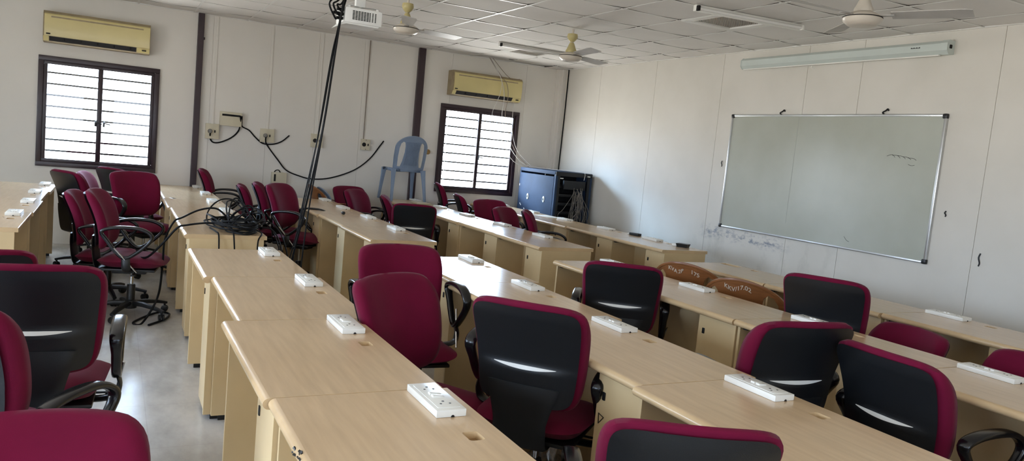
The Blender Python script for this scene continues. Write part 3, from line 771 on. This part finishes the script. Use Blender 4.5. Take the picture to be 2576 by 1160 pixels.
def plate(name, label, cat_, x0, x1, z0, z1, d=.05, m=M_box):
    t = thing(name, label, cat_, ((x0+x1)/2,YW,z0)); bm = bmesh.new(); w = (x1-x0)/2; bx(bm, -w, w, -d, 0, 0, z1-z0, .004); obj('body', bm, m, t); return t
t = plate('fuse_box', 'ivory fuse box with a dark breaker slot, highest box on the window wall', 'fuse box', -4.455,-4.203,1.522,1.692,.07)
bm = bmesh.new(); bx(bm, -.105,.105,-.074,-.06,.118,.142,.002); obj('breaker_slot', bm, M_dark, t)
S = [(-4.613,-4.457,1.347,1.53,True,'socket box with a grey plug, beside the left dark post'),
     (-3.97,-3.80,1.362,1.53,True,'socket box with a grey plug, between the fuse box and the hanging cables'),
     (-3.335,-3.19,1.353,1.527,False,'socket box with an empty round socket, behind the hanging cables'),
     (-2.673,-2.552,1.374,1.52,False,'socket box with dark edges and a conduit above it')]
for k, (x0,x1,z0,z1,plug,lb) in enumerate(S):
    t = plate('socket_box', 'ivory wall '+lb, 'socket', x0,x1,z0,z1,.045); hh = z1-z0
    ax = -.025; az = hh*.5
    bm = bmesh.new(); q = Matrix.Rotation(R(90),4,'X')
    lathe(bm, [(.027,0),(.027,.004),(.020,.005)], 20, (ax,-.045,az), q); obj('round_socket', bm, M_dark if not plug else M_wire, t)
    bm = bmesh.new(); box(bm, (.03,-.047,az+.0),(.016,.008,.03),.003); obj('switch', bm, M_black, t)
    if plug:
        bm = bmesh.new(); lathe(bm, [(.026,0),(.027,.02),(.018,.04),(.010,.045)], 20, (ax,-.05,az), q)
        tag(obj('power_plug', bm, mat('plug_grey',(132,130,124),.5), None, t.location), 'grey round plug in the %s wall socket box' % ('leftmost' if k == 0 else 'second'), 'plug')
    if k == 3:
        bm = bmesh.new()
        for dz in (.012,hh-.012): cyl(bm, (0,-.048,dz),(0,-.045,dz),.005,n=8)
        obj('screw', bm, M_black, t)
        bm = bmesh.new(); cyl(bm, (-.03,-.012,hh),(-.03,-.012,H-z0),.0055,n=8); obj('conduit', bm, M_wire, t)
    else:
        bm = bmesh.new(); bx(bm, -.016,.016,-.008,0,hh,H-z0-.004,.002); obj('conduit', bm, M_wall, t)
t = plate('junction_box', 'ivory box with a vertical dark slot, low on the window wall', 'junction box', -3.803,-3.62,.852,.996,.06)
bm = bmesh.new(); bx(bm, -.065,-.042,-.064,-.055,.03,.12,.002); obj('slot', bm, M_dark, t)
tag(tube('cable', [(-3.77,YW-.03,.99),(-3.75,YW-.035,1.018),(-3.715,YW-.035,1.022),(-3.69,YW-.03,.985)], .006, M_cable, t), '', '') if False else tube('cable_loop', [(-.06,-.03,.14),(-.04,-.035,.168),(-.005,-.035,.172),(.02,-.03,.135)], .006, M_cable, t)
bm = bmesh.new(); lathe(bm, [(.036,0),(.036,.02),(.022,.026),(.022,.04)], 20, (0,0,0), Matrix.Rotation(R(90),4,'X')); o = obj('wall_fitting', bm, mat('brass_brown',(150,118,66),.4), None, (-1.717,YW,1.427)); tag(o, 'small brown round fitting on the wall right of the blue plastic chair', 'fitting')
W_ = lambda x,z: (x, YW-.012, z)
tag(tube('power_cable', [(-4.225,YW-.075,1.66),(-4.215,YW-.06,1.58),W_(-4.23,1.47),W_(-4.31,1.38),W_(-4.43,1.315),W_(-4.51,1.305),W_(-4.548,1.345),(-4.56,YW-.075,1.425)], .0085, M_cable), 'black cable from the fuse box curving down to the leftmost plug', 'cable')
tag(tube('power_cable', [(-4.205,YW-.075,1.655),(-4.20,YW-.05,1.58),W_(-4.185,1.53),W_(-4.10,1.49),W_(-4.02,1.41),W_(-3.93,1.345),W_(-3.81,1.345),W_(-3.70,1.39),W_(-3.61,1.475)], .008, M_cable), 'black cable sagging from the fuse box to a loose end past the second socket', 'cable')
tag(tube('power_cable', [(-3.905,YW-.085,1.44),(-3.905,YW-.06,1.385),W_(-3.87,1.32),W_(-3.73,1.15),W_(-3.62,1.03),W_(-3.46,.97),W_(-3.29,.94),W_(-3.05,.97),W_(-2.75,1.09),W_(-2.54,1.26),W_(-2.40,1.46),W_(-2.36,1.52)], .008, M_cable), 'long black cable drooping across the wall behind the hanging cables', 'cable')

# ------------------------------------------------------------------ ceiling things
def fan(label, x, y, angs, zm=2.55):
    t = thing('ceiling_fan', label, 'fan', (x,y,H), 0, 'ceiling fans'); z = zm-H
    bm = bmesh.new(); lathe(bm, [(.022,-.04),(.05,-.045),(.055,-.075),(.042,-.10),(.018,-.125)][::-1], 24); obj('canopy', bm, M_fany, t)
    bm = bmesh.new(); cyl(bm, (0,0,z+.06),(0,0,0),.011,n=14); obj('downrod', bm, M_fan, t)
    bm = bmesh.new(); lathe(bm, [(.02,z+.14),(.03,z+.12),(.045,z+.08),(.058,z+.055),(.055,z+.04)], 28); obj('lower_cup', bm, M_fan if y < -4 else M_fany, t)
    bm = bmesh.new(); lathe(bm, [(.05,z-.048),(.085,z-.044),(.112,z-.022),(.118,z-.004),(.112,z+.008),(.104,z+.016),(.07,z+.035),(.05,z+.04)], 36); obj('motor_housing', bm, M_fan, t)
    bm = bmesh.new(); lathe(bm, [(.1165,z+.000),(.1185,z+.002),(.1165,z+.006)], 36, cap=False); obj('trim_ring', bm, M_dark, t)
    for a in angs:
        bm = bmesh.new(); box(bm, (.135,0,z+.012),(.10,.045,.005),.002)
        pts = []
        t2 = bmesh.new(); n = 8; tops = []
        for i in range(n+1):
            q = i/n; xx = .165+.435*q; w = .048+.022*q; 
            if i == n: w -= .012
            tw = -R(13-4*q); row = []
            for s in (-1,1): row.append(t2.verts.new((xx, s*w*math.cos(tw), z+.012+s*w*math.sin(tw))))
            tops.append(row)
        for i in range(n): t2.faces.new((tops[i][0],tops[i+1][0],tops[i+1][1],tops[i][1]))
        ex = bmesh.ops.extrude_face_region(t2, geom=t2.faces[:]); bmesh.ops.translate(t2, vec=(0,0,.004), verts=[g for g in ex['geom'] if isinstance(g, bmesh.types.BMVert)])
        bmesh.ops.recalc_face_normals(t2, faces=t2.faces); merge(bm, t2)
        bm.transform(Matrix.Rotation(R(a),4,'Z')); obj('blade', bm, M_blade, t, ang=30)
    return t
fan('cream ceiling fan near the whiteboard wall, blades spread wide', -1.5,-4.57,[-64,178,57])
fan('cream ceiling fan in front of the corner above the right window', -1.5,-1.10,[-98,22,142])
fan('cream ceiling fan right beside the projector', -3.27,-1.10,[-107,13,133])

def tube_light(label, a, b, z):
    a = Vector((a[0],a[1],0)); b = Vector((b[0],b[1],0)); d = b-a; L_ = d.length; m_ = (a+b)/2
    t = thing('tube_light', label, 'light', (m_.x,m_.y,z), math.atan2(d.y,d.x), 'tube lights')
    bm = bmesh.new(); box(bm, (0,0,0),(L_,.042,.05),.004); obj('batten', bm, M_white, t)
    bm = bmesh.new(); cyl(bm, (-L_/2+.02,-.034,-.008),(L_/2-.02,-.034,-.008),.013,n=14); obj('lamp_tube', bm, M_tube, t)
    for s in (-1,1):
        bm = bmesh.new(); box(bm, (s*(L_/2-.012),-.03,-.005),(.022,.036,.04),.003); obj('end_cap', bm, M_dark if s < 0 else M_white, t)
    return t
tube_light('tube light beside the ceiling fan in the corner', (-1.56,.478),(-.40,.474),H-.026)
tube_light('tube light crossing a square panel light near the whiteboard wall', (-1.56,-3.03),(-.50,-3.14),H-.026)
for k, (x, y) in enumerate(lamps):
    t = thing('panel_light', ['square prismatic ceiling light beside the nearer tube light','square prismatic ceiling light beside the corner tube light'][k], 'light', (x+.3,y+.3,H), 0, 'square ceiling lights')
    bm = bmesh.new()
    for a in ((-.29,.29,.21,.29),(-.29,.29,-.29,-.21),(-.29,-.21,-.21,.21),(.21,.29,-.21,.21)): bx(bm, a[0],a[1],a[2],a[3],-.004,.012,.002)
    obj('frame', bm, M_tbar, t)
    bm = bmesh.new(); n = 20
    for i in range(n):
        for j in range(n):
            c = (-.21+.42*(i+.5)/n, -.21+.42*(j+.5)/n); h = .42/n/2
            vs = [bm.verts.new((c[0]+sx*h,c[1]+sy*h,.016)) for sx,sy in ((-1,-1),(1,-1),(1,1),(-1,1))]; p = bm.verts.new((c[0],c[1],.004))
            for q in range(4): bm.faces.new((vs[q],vs[(q+1)%4],p))
    obj('diffuser', bm, mat('prismatic',(186,180,172),.12,.6), t, smooth=False)

# projector, mount, cables
PX, PY, PZ = -4.19, -2.83, 2.30
t = thing('projector', 'white ceiling projector with a black side grille', 'projector', (PX,PY,PZ))
bm = bmesh.new(); bx(bm, -.125,.125,-.115,.115,-.05,.05,.014)
prism(bm, [(-.125,-.045),(-.155,-.075),(-.11,-.058),(.10,-.058),(.115,-.045)],'y',-.105,.105); obj('housing', bm, M_proj, t)
bm = bmesh.new()
for i in range(9):
    for j in range(7): bx(bm, -.075+.0185*i, -.0605+.0185*i+(-.006 if i > 5 else 0), -.1165,-.114,-.027+.0085*j,-.0215+.0085*j)
obj('grille', bm, M_dark, t, smooth=False)
bm = bmesh.new(); cyl(bm, (.12,0,0),(.142,0,0),.032,n=24); obj('lens', bm, M_gloss, t)
bm = bmesh.new()
for k, (yy,zz) in enumerate(((-.07,.03),(-.07,.0),(-.06,-.025),(.03,.02))): box(bm, (-.145,yy,zz),(.045,.03,.017),.003)
obj('plug', bm, M_cable, t)
bm = bmesh.new()
for sx,sy in ((-.095,-.09),(.095,-.09),(.095,.09),(-.095,.09)): cyl(bm, (sx,sy,.048),(sx,sy,.062),.011,n=10)
obj('mounting_foot', bm, M_proj, t)
t = thing('projector_mount', 'white ceiling bracket holding the projector', 'bracket', (PX,PY,H))
bm = bmesh.new(); dz = PZ+.06-H
for sx,sy in ((-.095,-.09),(.095,-.09),(.095,.09),(-.095,.09)): sweep(bm, [(0,0,dz+.015),(sx,sy,dz+.003)], .018, .005, n=6, up=Vector((-sy,sx,0)).normalized())
obj('spider_arm', bm, M_alu, t)
bm = bmesh.new(); bx(bm, -.032,.032,-.02,.02,dz+.012,dz+.17,.004); bx(bm, -.024,.024,-.024,.024,dz+.12,-.01,.003); obj('post', bm, M_proj, t)
bm = bmesh.new(); bx(bm, -.07,.07,-.07,.07,-.012,0,.002); obj('ceiling_plate', bm, M_proj, t)
cab = [[(-4.245,-2.93,2.82),(-4.30,-2.93,2.52),(-4.335,-2.93,2.30),(-4.355,-2.92,2.05),(-4.395,-2.90,1.55),(-4.46,-2.86,1.05),(-4.52,-2.74,.55),(-4.55,-2.62,.02)],
       [(-4.225,-2.92,2.82),(-4.285,-2.92,2.52),(-4.345,-2.92,2.22),(-4.37,-2.91,2.0),(-4.42,-2.89,1.5),(-4.485,-2.83,.98),(-4.50,-2.70,.45),(-4.47,-2.6,.02)],
       [(-4.235,-2.945,2.82),(-4.29,-2.945,2.56),(-4.33,-2.94,2.33),(-4.362,-2.935,2.0),(-4.40,-2.91,1.5),(-4.445,-2.88,1.02),(-4.45,-2.78,.5),(-4.40,-2.68,.02)],
       [(-4.22,-2.935,2.82),(-4.275,-2.935,2.55),(-4.35,-2.93,2.2),(-4.385,-2.92,1.95),(-4.435,-2.90,1.4),(-4.49,-2.86,.95),(-4.55,-2.72,.5),(-4.60,-2.6,.02)]]
LB = ['thickest black cable hanging from the ceiling past the projector','black hanging cable, left strand of the bundle near the maroon chair','black hanging cable, right strand of the bundle near the maroon chair','thin black hanging cable at the back of the projector bundle']
for k, c in enumerate(cab): tag(tube('hanging_cable', c, (.0068,.0046,.0046,.0036)[k], M_cable), LB[k], 'cable', 'cables hanging from the projector')
for k, (d, z0, z1) in enumerate(((.085,2.42,2.275),(.06,2.40,2.30),(.035,2.38,2.325))):
    tag(tube('projector_cable', [(-4.30,-2.93,z0+.06),(-4.31-d*.8,-2.93,z0-.02),(-4.33-d,-2.93,(z0+z1)/2),(-4.325-d*.6,-2.92,z1+.0),(-4.36+.02*k,-2.905,z1-.012)], .0055, M_cable), ['outer','middle','inner'][k]+' of the three black loops at the back of the projector', 'cable')

# projection screen housing on the whiteboard wall
ya, yb = -3.98, -1.70
t = thing('projection_screen', 'rolled-up projection screen in a long grey-white housing under the ceiling', 'screen', (XW,(ya+yb)/2,2.68)); hl = (yb-ya)/2
pf = [(0,.05),(-.06,.055),(-.088,.03),(-.088,-.025),(-.06,-.055),(0,-.05)]
bm = bmesh.new(); prism(bm, pf, 'y', -hl+.06, hl); obj('housing', bm, M_screen, t, ang=20)
bm = bmesh.new(); prism(bm, [(x*1.06-.001,z*1.06) for x,z in pf], 'y', -hl, -hl+.06); obj('end_cap', bm, M_screen, t, ang=20)
bm = bmesh.new(); prism(bm, [(x*1.04,z*1.05) for x,z in pf], 'y', hl, hl+.008); obj('end_cap', bm, M_screen, t, ang=20)
bm = bmesh.new(); box(bm, (-.05,-hl-.001,.005),(.03,.008,.03),.006); obj('cord_hole', bm, M_dark, t)
bm = bmesh.new(); bx(bm, -.07,-.045,-hl+.08,hl-.02,-.064,-.054,.003); obj('bottom_bar', bm, M_white, t)
bm = bmesh.new(); sweep(bm, cat([(-.058,.22,-.062),(-.058,.23,-.085),(-.058,.20,-.10),(-.058,.185,-.085)],4), .005,.005,n=6); obj('pull_hook', bm, M_white, t)
bm = bmesh.new()
for k in range(7): bx(bm, -.0895,-.0875,-hl+.24+.012*k,-hl+.249+.012*k,.004,.009 if k % 2 else .013)
obj('brand_mark', bm, M_black, t, smooth=False)

# whiteboard
ya, yb, za, zb = -4.018, -1.59, .935, 2.155
t = thing('whiteboard', 'large whiteboard with aluminium frame and black corners', 'whiteboard', (XW,(ya+yb)/2,za)); hl = (yb-ya)/2; hh = zb-za
bm = bmesh.new(); bx(bm, -.017,-.002,-hl+.012,hl-.012,.012,hh-.012); obj('board', bm, M_board, t, smooth=False)
bm = bmesh.new()
for a in ((-hl,hl,0,.022),(-hl,hl,hh-.022,hh),(-hl,-hl+.022,.022,hh-.022),(hl-.022,hl,.022,hh-.022)): bx(bm, -.026,0,a[0],a[1],a[2],a[3],.005)
obj('frame', bm, M_alu, t)
bm = bmesh.new()
for sy in (-1,1):
    for z in (.018,hh-.018): box(bm, (-.014,sy*(hl-.016),z),(.034,.042,.042),.012)
obj('corner_cap', bm, M_black, t)
for y in (-2.28+2.804, -3.443+2.804):
    bm = bmesh.new(); sweep(bm, cat([(-.012,y,hh-.005),(-.03,y+.01,hh+.012),(-.02,y-.012,hh+.03),(-.008,y-.02,hh+.045),(-.01,y-.03,hh+.03)],4), .014,.012,n=7); obj('hanging_hook', bm, M_black, t)
bm = bmesh.new()
for k in range(5): sweep(bm, cat([(-.0178,-.72-.05*k,.86+.01*math.sin(k)),(-.0178,-.77-.05*k,.875-.006*k),(-.0178,-.80-.05*k,.852-.004*k)],4), .0015,.003,n=4,up=Vector((1,0,0)))
sweep(bm, cat([(-.0178,-.93,.80),(-.0178,-.96,.79),(-.0178,-.99,.795)],4), .0015,.003,n=4,up=Vector((1,0,0)))
sweep(bm, cat([(-.0178,-.40,.115),(-.0178,-.43,.085),(-.0178,-.46,.075)],4), .0015,.003,n=4,up=Vector((1,0,0)))
obj('pen_scribble', bm, M_black, t, smooth=False)
bm = bmesh.new(); bx(bm, -.0176,-.0168,.294,.2985,.15,hh-.022); obj('panel_joint', bm, mat('joint_grey', (156,158,148), .4), t, smooth=False)
for k, (y, z, s) in enumerate(((-4.437,1.04,.05),(-4.115,1.36,.022),(-1.50,1.62,.03))):
    bm = bmesh.new(); sweep(bm, cat([(XW-.002,y,z+s),(XW-.006,y+.008,z+s*.3),(XW-.003,y-.003,z-s*.5),(XW-.002,y+.004,z-s)],3), .012,.006,n=6,up=Vector((0,1,0)))
    tag(obj('wall_peg', bm, M_black), ['black mark on the whiteboard wall below its lower right corner','small black peg on the wall right of the whiteboard','small black peg on the wall left of the whiteboard'][k], 'peg')

# ------------------------------------------------------------------ server cabinet
x0, x1, y0, y1, zt = -.31, .27, .95, 1.98, 1.335
t = thing('server_cabinet', 'blue-grey steel server cabinet in the corner, open black front full of cables', 'cabinet', ((x0+x1)/2,(y0+y1)/2,0)); w = (x1-x0)/2; d = (y1-y0)/2
bm = bmesh.new(); bx(bm, -w,w,-d,d,zt-.05,zt,.006); bx(bm,-w,w,-d,d,.03,.09,.004); bx(bm, w-.03,w,-d,d,.09,zt-.05); bx(bm,-w,w,d-.03,d,.09,zt-.05); obj('carcass', bm, M_rack, t)
bm = bmesh.new(); bx(bm, -w-.004,-w+.02,-d+.045,d-.02,.08,zt-.075,.004); bx(bm, -w,-w+.035,-d,-d+.045,.09,zt-.05,.004); sp = obj('side_panel', bm, M_rack, t)
for y in (-d+.27, -d+.73):
    bm = bmesh.new(); q = Matrix.Rotation(R(-90),4,'Y'); lathe(bm, [(.034,0),(.034,.006),(.026,.008)], 24, (-w-.004,y,.93), q @ Matrix.Diagonal((1.25,.8,1,1))); o = obj('lock_plate', bm, M_white, sp)
    bm = bmesh.new(); lathe(bm, [(.012,0),(.012,.005)], 14, (-w-.012,y,.93), q @ Matrix.Diagonal((1.4,.8,1,1))); obj('keyhole', bm, M_black, sp)
bm = bmesh.new(); box(bm, (-w-.005,d-.10,.80),(.004,.05,.014),.001,(R(35),0,0)); box(bm, (-w-.005,d-.23,.74),(.004,.045,.016),.001,(R(40),0,0)); box(bm,(-w-.005,d-.03,1.08),(.004,.012,.03)); obj('scratch', bm, M_white, sp)
bm = bmesh.new()
for xx in (-w+.05, w-.05): bx(bm, xx-.02,xx+.02,-d+.0,-d+.03,.09,zt-.05)
bx(bm, -w,w,-d-.004,-d+.03,zt-.06,zt-.004,.004)
for k in range(9): bx(bm, -w+.07,w-.07,-d+.10,-d+.35,.15+.12*k,.19+.12*k,.003)
bx(bm, -w+.14,w-.10,-d+.0,-d+.04,1.10,1.22,.004); bx(bm,-w+.04,w-.03,-d+.36,-d+.37,.09,zt-.05); obj('equipment_bay', bm, M_rackk, t)
bm = bmesh.new(); box(bm, (-w+.09,-d-.006,1.245),(.05,.004,.012),.001); box(bm,(w-.06,-d-.006,1.295),(.045,.004,.012),.001); obj('badge', bm, M_white, t)
bm = bmesh.new(); rg = random.Random(11)
for k in range(34):
    xa = rg.uniform(.0,.14); zs = rg.uniform(1.0,1.14); pts = [(xa,-d-.02,zs)]
    x = xa; z = zs
    for i in range(4): x = max(-w+.06,min(w-.04,x+rg.gauss(0,.05))); z -= rg.uniform(.1,.28); pts.append((x,-d-.03-rg.uniform(0,.035),max(.05,z)))
    if k % 4 == 0: pts += [(x+.06,-d-.04,z+.12),(x+.03,-d-.02,z+.3)]
    sweep(bm, cat(pts,5), .006,.006,n=5,up=Vector((.2,1,.1)))
o = obj('patch_cables', bm, mat('patch_cable_grey',(118,112,104),.6,var=.25,scale=20), t); o['kind'] = 'stuff'

# wires coming from the gap in the ceiling to the cabinet
WP = [([(-.93,2.06,2.83),(-.80,1.93,2.60),(-.70,1.90,2.48),(-.66,1.905,2.3),(-.62,2.02,2.05),(-.52,2.02,1.75),(-.38,1.98,1.5),(-.22,1.9,1.345)],.004,M_wire,'brown-grey wire in front of the right air conditioner reaching the cabinet'),
      ([(-.92,2.05,2.83),(-.83,1.925,2.62),(-.76,1.90,2.45),(-.72,1.905,2.28),(-.66,2.03,2.0),(-.50,2.03,1.62),(-.30,1.9,1.38),(-.05,1.65,1.345),(.1,1.2,1.35),(.14,.96,1.345),(.12,.92,1.24)],.004,M_wirew,'pale wire running over the cabinet top into its open front'),
      ([(-.93,2.07,2.83),(-.84,1.93,2.62),(-.78,1.90,2.5),(-.80,1.905,2.3),(-.82,2.04,2.06),(-.74,2.05,1.9),(-.46,2.04,1.45),(-.28,1.96,1.345)],.003,M_wirew,'thin pale wire hanging across the right window glass'),
      ([(-.88,2.06,2.83),(-.66,1.93,2.58),(-.50,1.90,2.575)],.0035,M_wire,'short wire from the ceiling gap to the top of the right air conditioner'),
      ([(-.50,2.02,2.25),(-.48,2.06,2.05),(-.46,2.05,1.8),(-.36,2.02,1.55),(-.16,1.9,1.345)],.003,M_wirew,'pale wire from under the right air conditioner down to the cabinet')]
for p_, r_, m_, l_ in WP: tag(tube('thin_wire', p_, r_, m_), l_, 'wire')
tag(tube('corner_cable', [(XW-.012,1.93,2.82),(XW-.012,1.93,2.3),(XW-.012,1.94,1.8),(XW-.012,1.95,1.3),(XW-.012,1.95,.5),(XW-.012,1.95,.012)], .008, M_cable), 'black cable running straight down the whiteboard wall at the corner', 'cable')

# ------------------------------------------------------------------ things on desks and floor
bm = bmesh.new(); rg = random.Random(5)
for k in range(20):
    cx, cy = -4.74+rg.gauss(0,.05), -1.80+rg.gauss(0,.10); a = rg.uniform(.08,.18); b_ = rg.uniform(.14,.34); ph = rg.uniform(0,6.3); pts = []
    tilt = rg.uniform(0,1); zc = .765+.008*(k % 5)
    for i in range(14):
        th = 2*math.pi*i/14+ph
        z = zc+rg.uniform(-.004,.004)
        if k % 2 == 0: z += max(0,math.sin(th+ph))*(.08+.13*tilt)*math.exp(-((k-8)/9)**2)
        pts.append((cx+a*math.cos(th)*(1+.15*rg.gauss(0,1)*.4), cy+b_*math.sin(th), z))
    sweep(bm, cat(pts,4,True), .011,.011,True,6,Vector((.3,.2,.9)))
for sy, pts in enumerate(([(-4.95,-2.0,.765),(-4.93,-2.22,.765),(-4.92,-2.285,.745),(-4.915,-2.31,.60),(-4.90,-2.32,.4)],[(-4.82,-2.05,.765),(-4.82,-2.23,.765),(-4.82,-2.29,.742),(-4.81,-2.31,.60),(-4.80,-2.32,.4)],
                          [(-4.64,-2.0,.765),(-4.62,-2.22,.765),(-4.655,-2.30,.72),(-4.66,-2.32,.60),(-4.66,-2.33,.4)])): sweep(bm, cat(pts,5), .011,.011,n=6,up=Vector((.9,.2,.2)))
for pts in ([(-4.62,-1.8,.78),(-4.50,-1.75,.80),(-4.42,-1.9,.72),(-4.38,-2.05,.5),(-4.42,-2.2,.2),(-4.5,-2.3,.02)],[(-4.65,-1.9,.77),(-4.5,-1.95,.76),(-4.44,-2.05,.62),(-4.46,-2.2,.4),(-4.50,-2.3,.02)],[(-4.65,-1.65,.77),(-4.48,-1.6,.76),(-4.40,-1.72,.6),(-4.36,-1.9,.3),(-4.40,-2.0,.02)]):
    sweep(bm, cat(pts,5), .010,.010,n=6,up=Vector((.3,.9,.2)))
tag(obj('cable_coil', bm, M_cable), 'tangled heap of black cable on the end of a desk row', 'cable')
tag(tube('loose_cable', [(-4.78,-1.55,.80),(-4.86,-1.52,.86),(-4.98,-1.50,.84),(-5.10,-1.50,.775),(-5.16,-1.52,.74),(-5.22,-1.55,.60),(-5.23,-1.6,.40),(-5.26,-1.7,.18),(-5.36,-1.8,.012),(-5.42,-1.78,.010),(-5.34,-1.6,.010),(-5.24,-1.45,.010),(-5.16,-1.5,.010),(-5.20,-1.68,.010),(-5.32,-1.86,.010)], .0075, M_cable, smooth=7), 'black cable from the heap looping on the aisle floor', 'cable')
tag(tube('loose_cable', [(-4.80,-1.95,.78),(-4.95,-1.92,.79),(-5.10,-1.92,.768),(-5.165,-1.93,.745),(-5.25,-1.86,.62),(-5.34,-1.75,.50),(-5.40,-1.62,.475)], .0075, M_cable), 'black cable from the heap to the seat of the side-on maroon chair', 'cable')

bm = bmesh.new(); bx(bm, -.03,.03,-.065,.065,0,.028,.006); t = thing('adapter_box', 'black box with a white tip, middle of the whiteboard-side desk row', 'adapter', (-.50,-1.18,.75), R(12)); obj('body', bm, M_black, t)
bm = bmesh.new(); box(bm, (0,.085,.008),(.02,.045,.012),.003); obj('plug', bm, M_white, t)
t = thing('adapter_box', 'black tray-shaped box with a white plug on the near end desk', 'adapter', (-.55,-2.04,.75), R(28)); bm = bmesh.new()
bmesh.ops.create_cube(bm, size=1); bmesh.ops.scale(bm, vec=(.09,.12,.035), verts=bm.verts)
for v in bm.verts:
    v.co.z += .0175
    if v.co.z < .01: v.co.x *= .82; v.co.y *= .82
obj('body', bm, M_black, t, smooth=False)
bm = bmesh.new(); box(bm, (-.0,.085,.014),(.045,.05,.026),.004); obj('plug', bm, M_white, t)
t = thing('round_cap', 'small round black and silver cap lying on a desk', 'cap', (-3.54,-.42,.75), R(20))
bm = bmesh.new(); cyl(bm, (0,-.012,.016),(0,.006,.016),.016,n=20); obj('cap', bm, M_black, t); bm = bmesh.new(); cyl(bm, (0,.006,.016),(0,.026,.016),.0115,n=20); obj('ring', bm, M_chrome, t)
bm = bmesh.new(); box(bm, (0,0,.004),(.21,.30,.006),.001); o = obj('paper_sheet', bm, M_paper, None, (-.62,.55,.75)); o.rotation_euler = (0,0,R(8)); tag(o, 'white paper pad on the desk in front of the server cabinet', 'paper')
bm = bmesh.new(); box(bm, (0,0,.009),(.20,.24,.016),.003); o = obj('cloth_pad', bm, M_box, None, (-1.985,1.52,.75)); tag(o, 'pale flat pad at the foot of the blue plastic chair', 'pad')
bm = bmesh.new(); lathe(bm, [(.012,0),(.014,.012),(.010,.022)], 16); o = obj('metal_cap', bm, M_chrome, None, (-1.90,1.50,.75)); tag(o, 'small shiny metal cap by the leg of the blue plastic chair', 'cap')

# ------------------------------------------------------------------ camera, light
cam = bpy.data.cameras.new('camera'); co = bpy.data.objects.new('camera', cam); C.objects.link(co); bpy.context.scene.camera = co
co.location = (-5.6046,-7.9503,1.5071); co.rotation_mode = 'XYZ'; co.rotation_euler = (1.471472,-.0943875,-.4769253)
cam.sensor_fit = 'HORIZONTAL'; cam.sensor_width = 36; cam.lens = 1929.58/2576*36; cam.clip_start = .02; cam.clip_end = 200

w = bpy.data.worlds.new('sky'); bpy.context.scene.world = w; w.use_nodes = True
nt = w.node_tree; bg = nt.nodes['Background']
tc = nt.nodes.new('ShaderNodeTexCoord'); sp = nt.nodes.new('ShaderNodeSeparateXYZ'); nt.links.new(tc.outputs['Generated'], sp.inputs[0])
cr = nt.nodes.new('ShaderNodeValToRGB'); e = cr.color_ramp.elements
e[0].position = .46; e[0].color = (.80,.79,.76,1); e[1].position = .54; e[1].color = (.66,.84,1.10,1)
mr = nt.nodes.new('ShaderNodeMapRange'); mr.inputs['From Min'].default_value = -1; mr.inputs['From Max'].default_value = 1
nt.links.new(sp.outputs['Z'], mr.inputs['Value']); nt.links.new(mr.outputs[0], cr.inputs[0]); nt.links.new(cr.outputs[0], bg.inputs['Color'])
d_ = nt.nodes.new('ShaderNodeVectorMath'); d_.operation = 'DOT_PRODUCT'; d_.inputs[1].default_value = (-.10,.72,.05); nt.links.new(tc.outputs['Generated'], d_.inputs[0])
st_ = nt.nodes.new('ShaderNodeMath'); st_.operation = 'MULTIPLY_ADD'; st_.inputs[1].default_value = 13; st_.inputs[2].default_value = 13.5; nt.links.new(d_.outputs['Value'], st_.inputs[0])
nt.links.new(st_.outputs[0], bg.inputs['Strength'])
def portal(c, rot, sx, sy):
    l = bpy.data.lights.new('daylight_portal','AREA'); l.shape = 'RECTANGLE'; l.size = sx; l.size_y = sy; l.cycles.is_portal = True
    o = bpy.data.objects.new('daylight_portal', l); C.objects.link(o); o.location = c; o.rotation_euler = rot
for w_ in (W1, W2): portal(((w_[0]+w_[1])/2,YW+.17,(w_[2]+w_[3])/2),(R(-90),0,0),w_[1]-w_[0],w_[3]-w_[2])
for h in added_bwin: portal(((h[0]+h[1])/2,YB-.17,(h[2]+h[3])/2),(R(90),0,0),h[1]-h[0],h[3]-h[2])
for h in added_lwin: portal((XL-.17,(h[0]+h[1])/2,(h[2]+h[3])/2),(R(90),0,R(-90)),h[1]-h[0],h[3]-h[2])
sl = bpy.data.lights.new('bright_low_sky','SUN'); sl.energy = 5.0; sl.angle = R(11); sl.color = (.42,.68,1.0)
so = bpy.data.objects.new('bright_low_sky', sl); C.objects.link(so); so.location = (-4,8,5)
so.rotation_mode = 'QUATERNION'; so.rotation_quaternion = Vector((0,0,-1)).rotation_difference(Vector((.634,-1.09,-.435)).normalized())
sc = bpy.context.scene
sc.view_settings.view_transform = 'Standard'; sc.view_settings.look = 'None'; sc.view_settings.gamma = 1; sc.view_settings.use_curve_mapping = False
sc.view_settings.exposure = 0.4
sc.cycles.max_bounces = 8; sc.cycles.diffuse_bounces = 5; sc.cycles.transparent_max_bounces = 12; sc.cycles.sample_clamp_indirect = 8
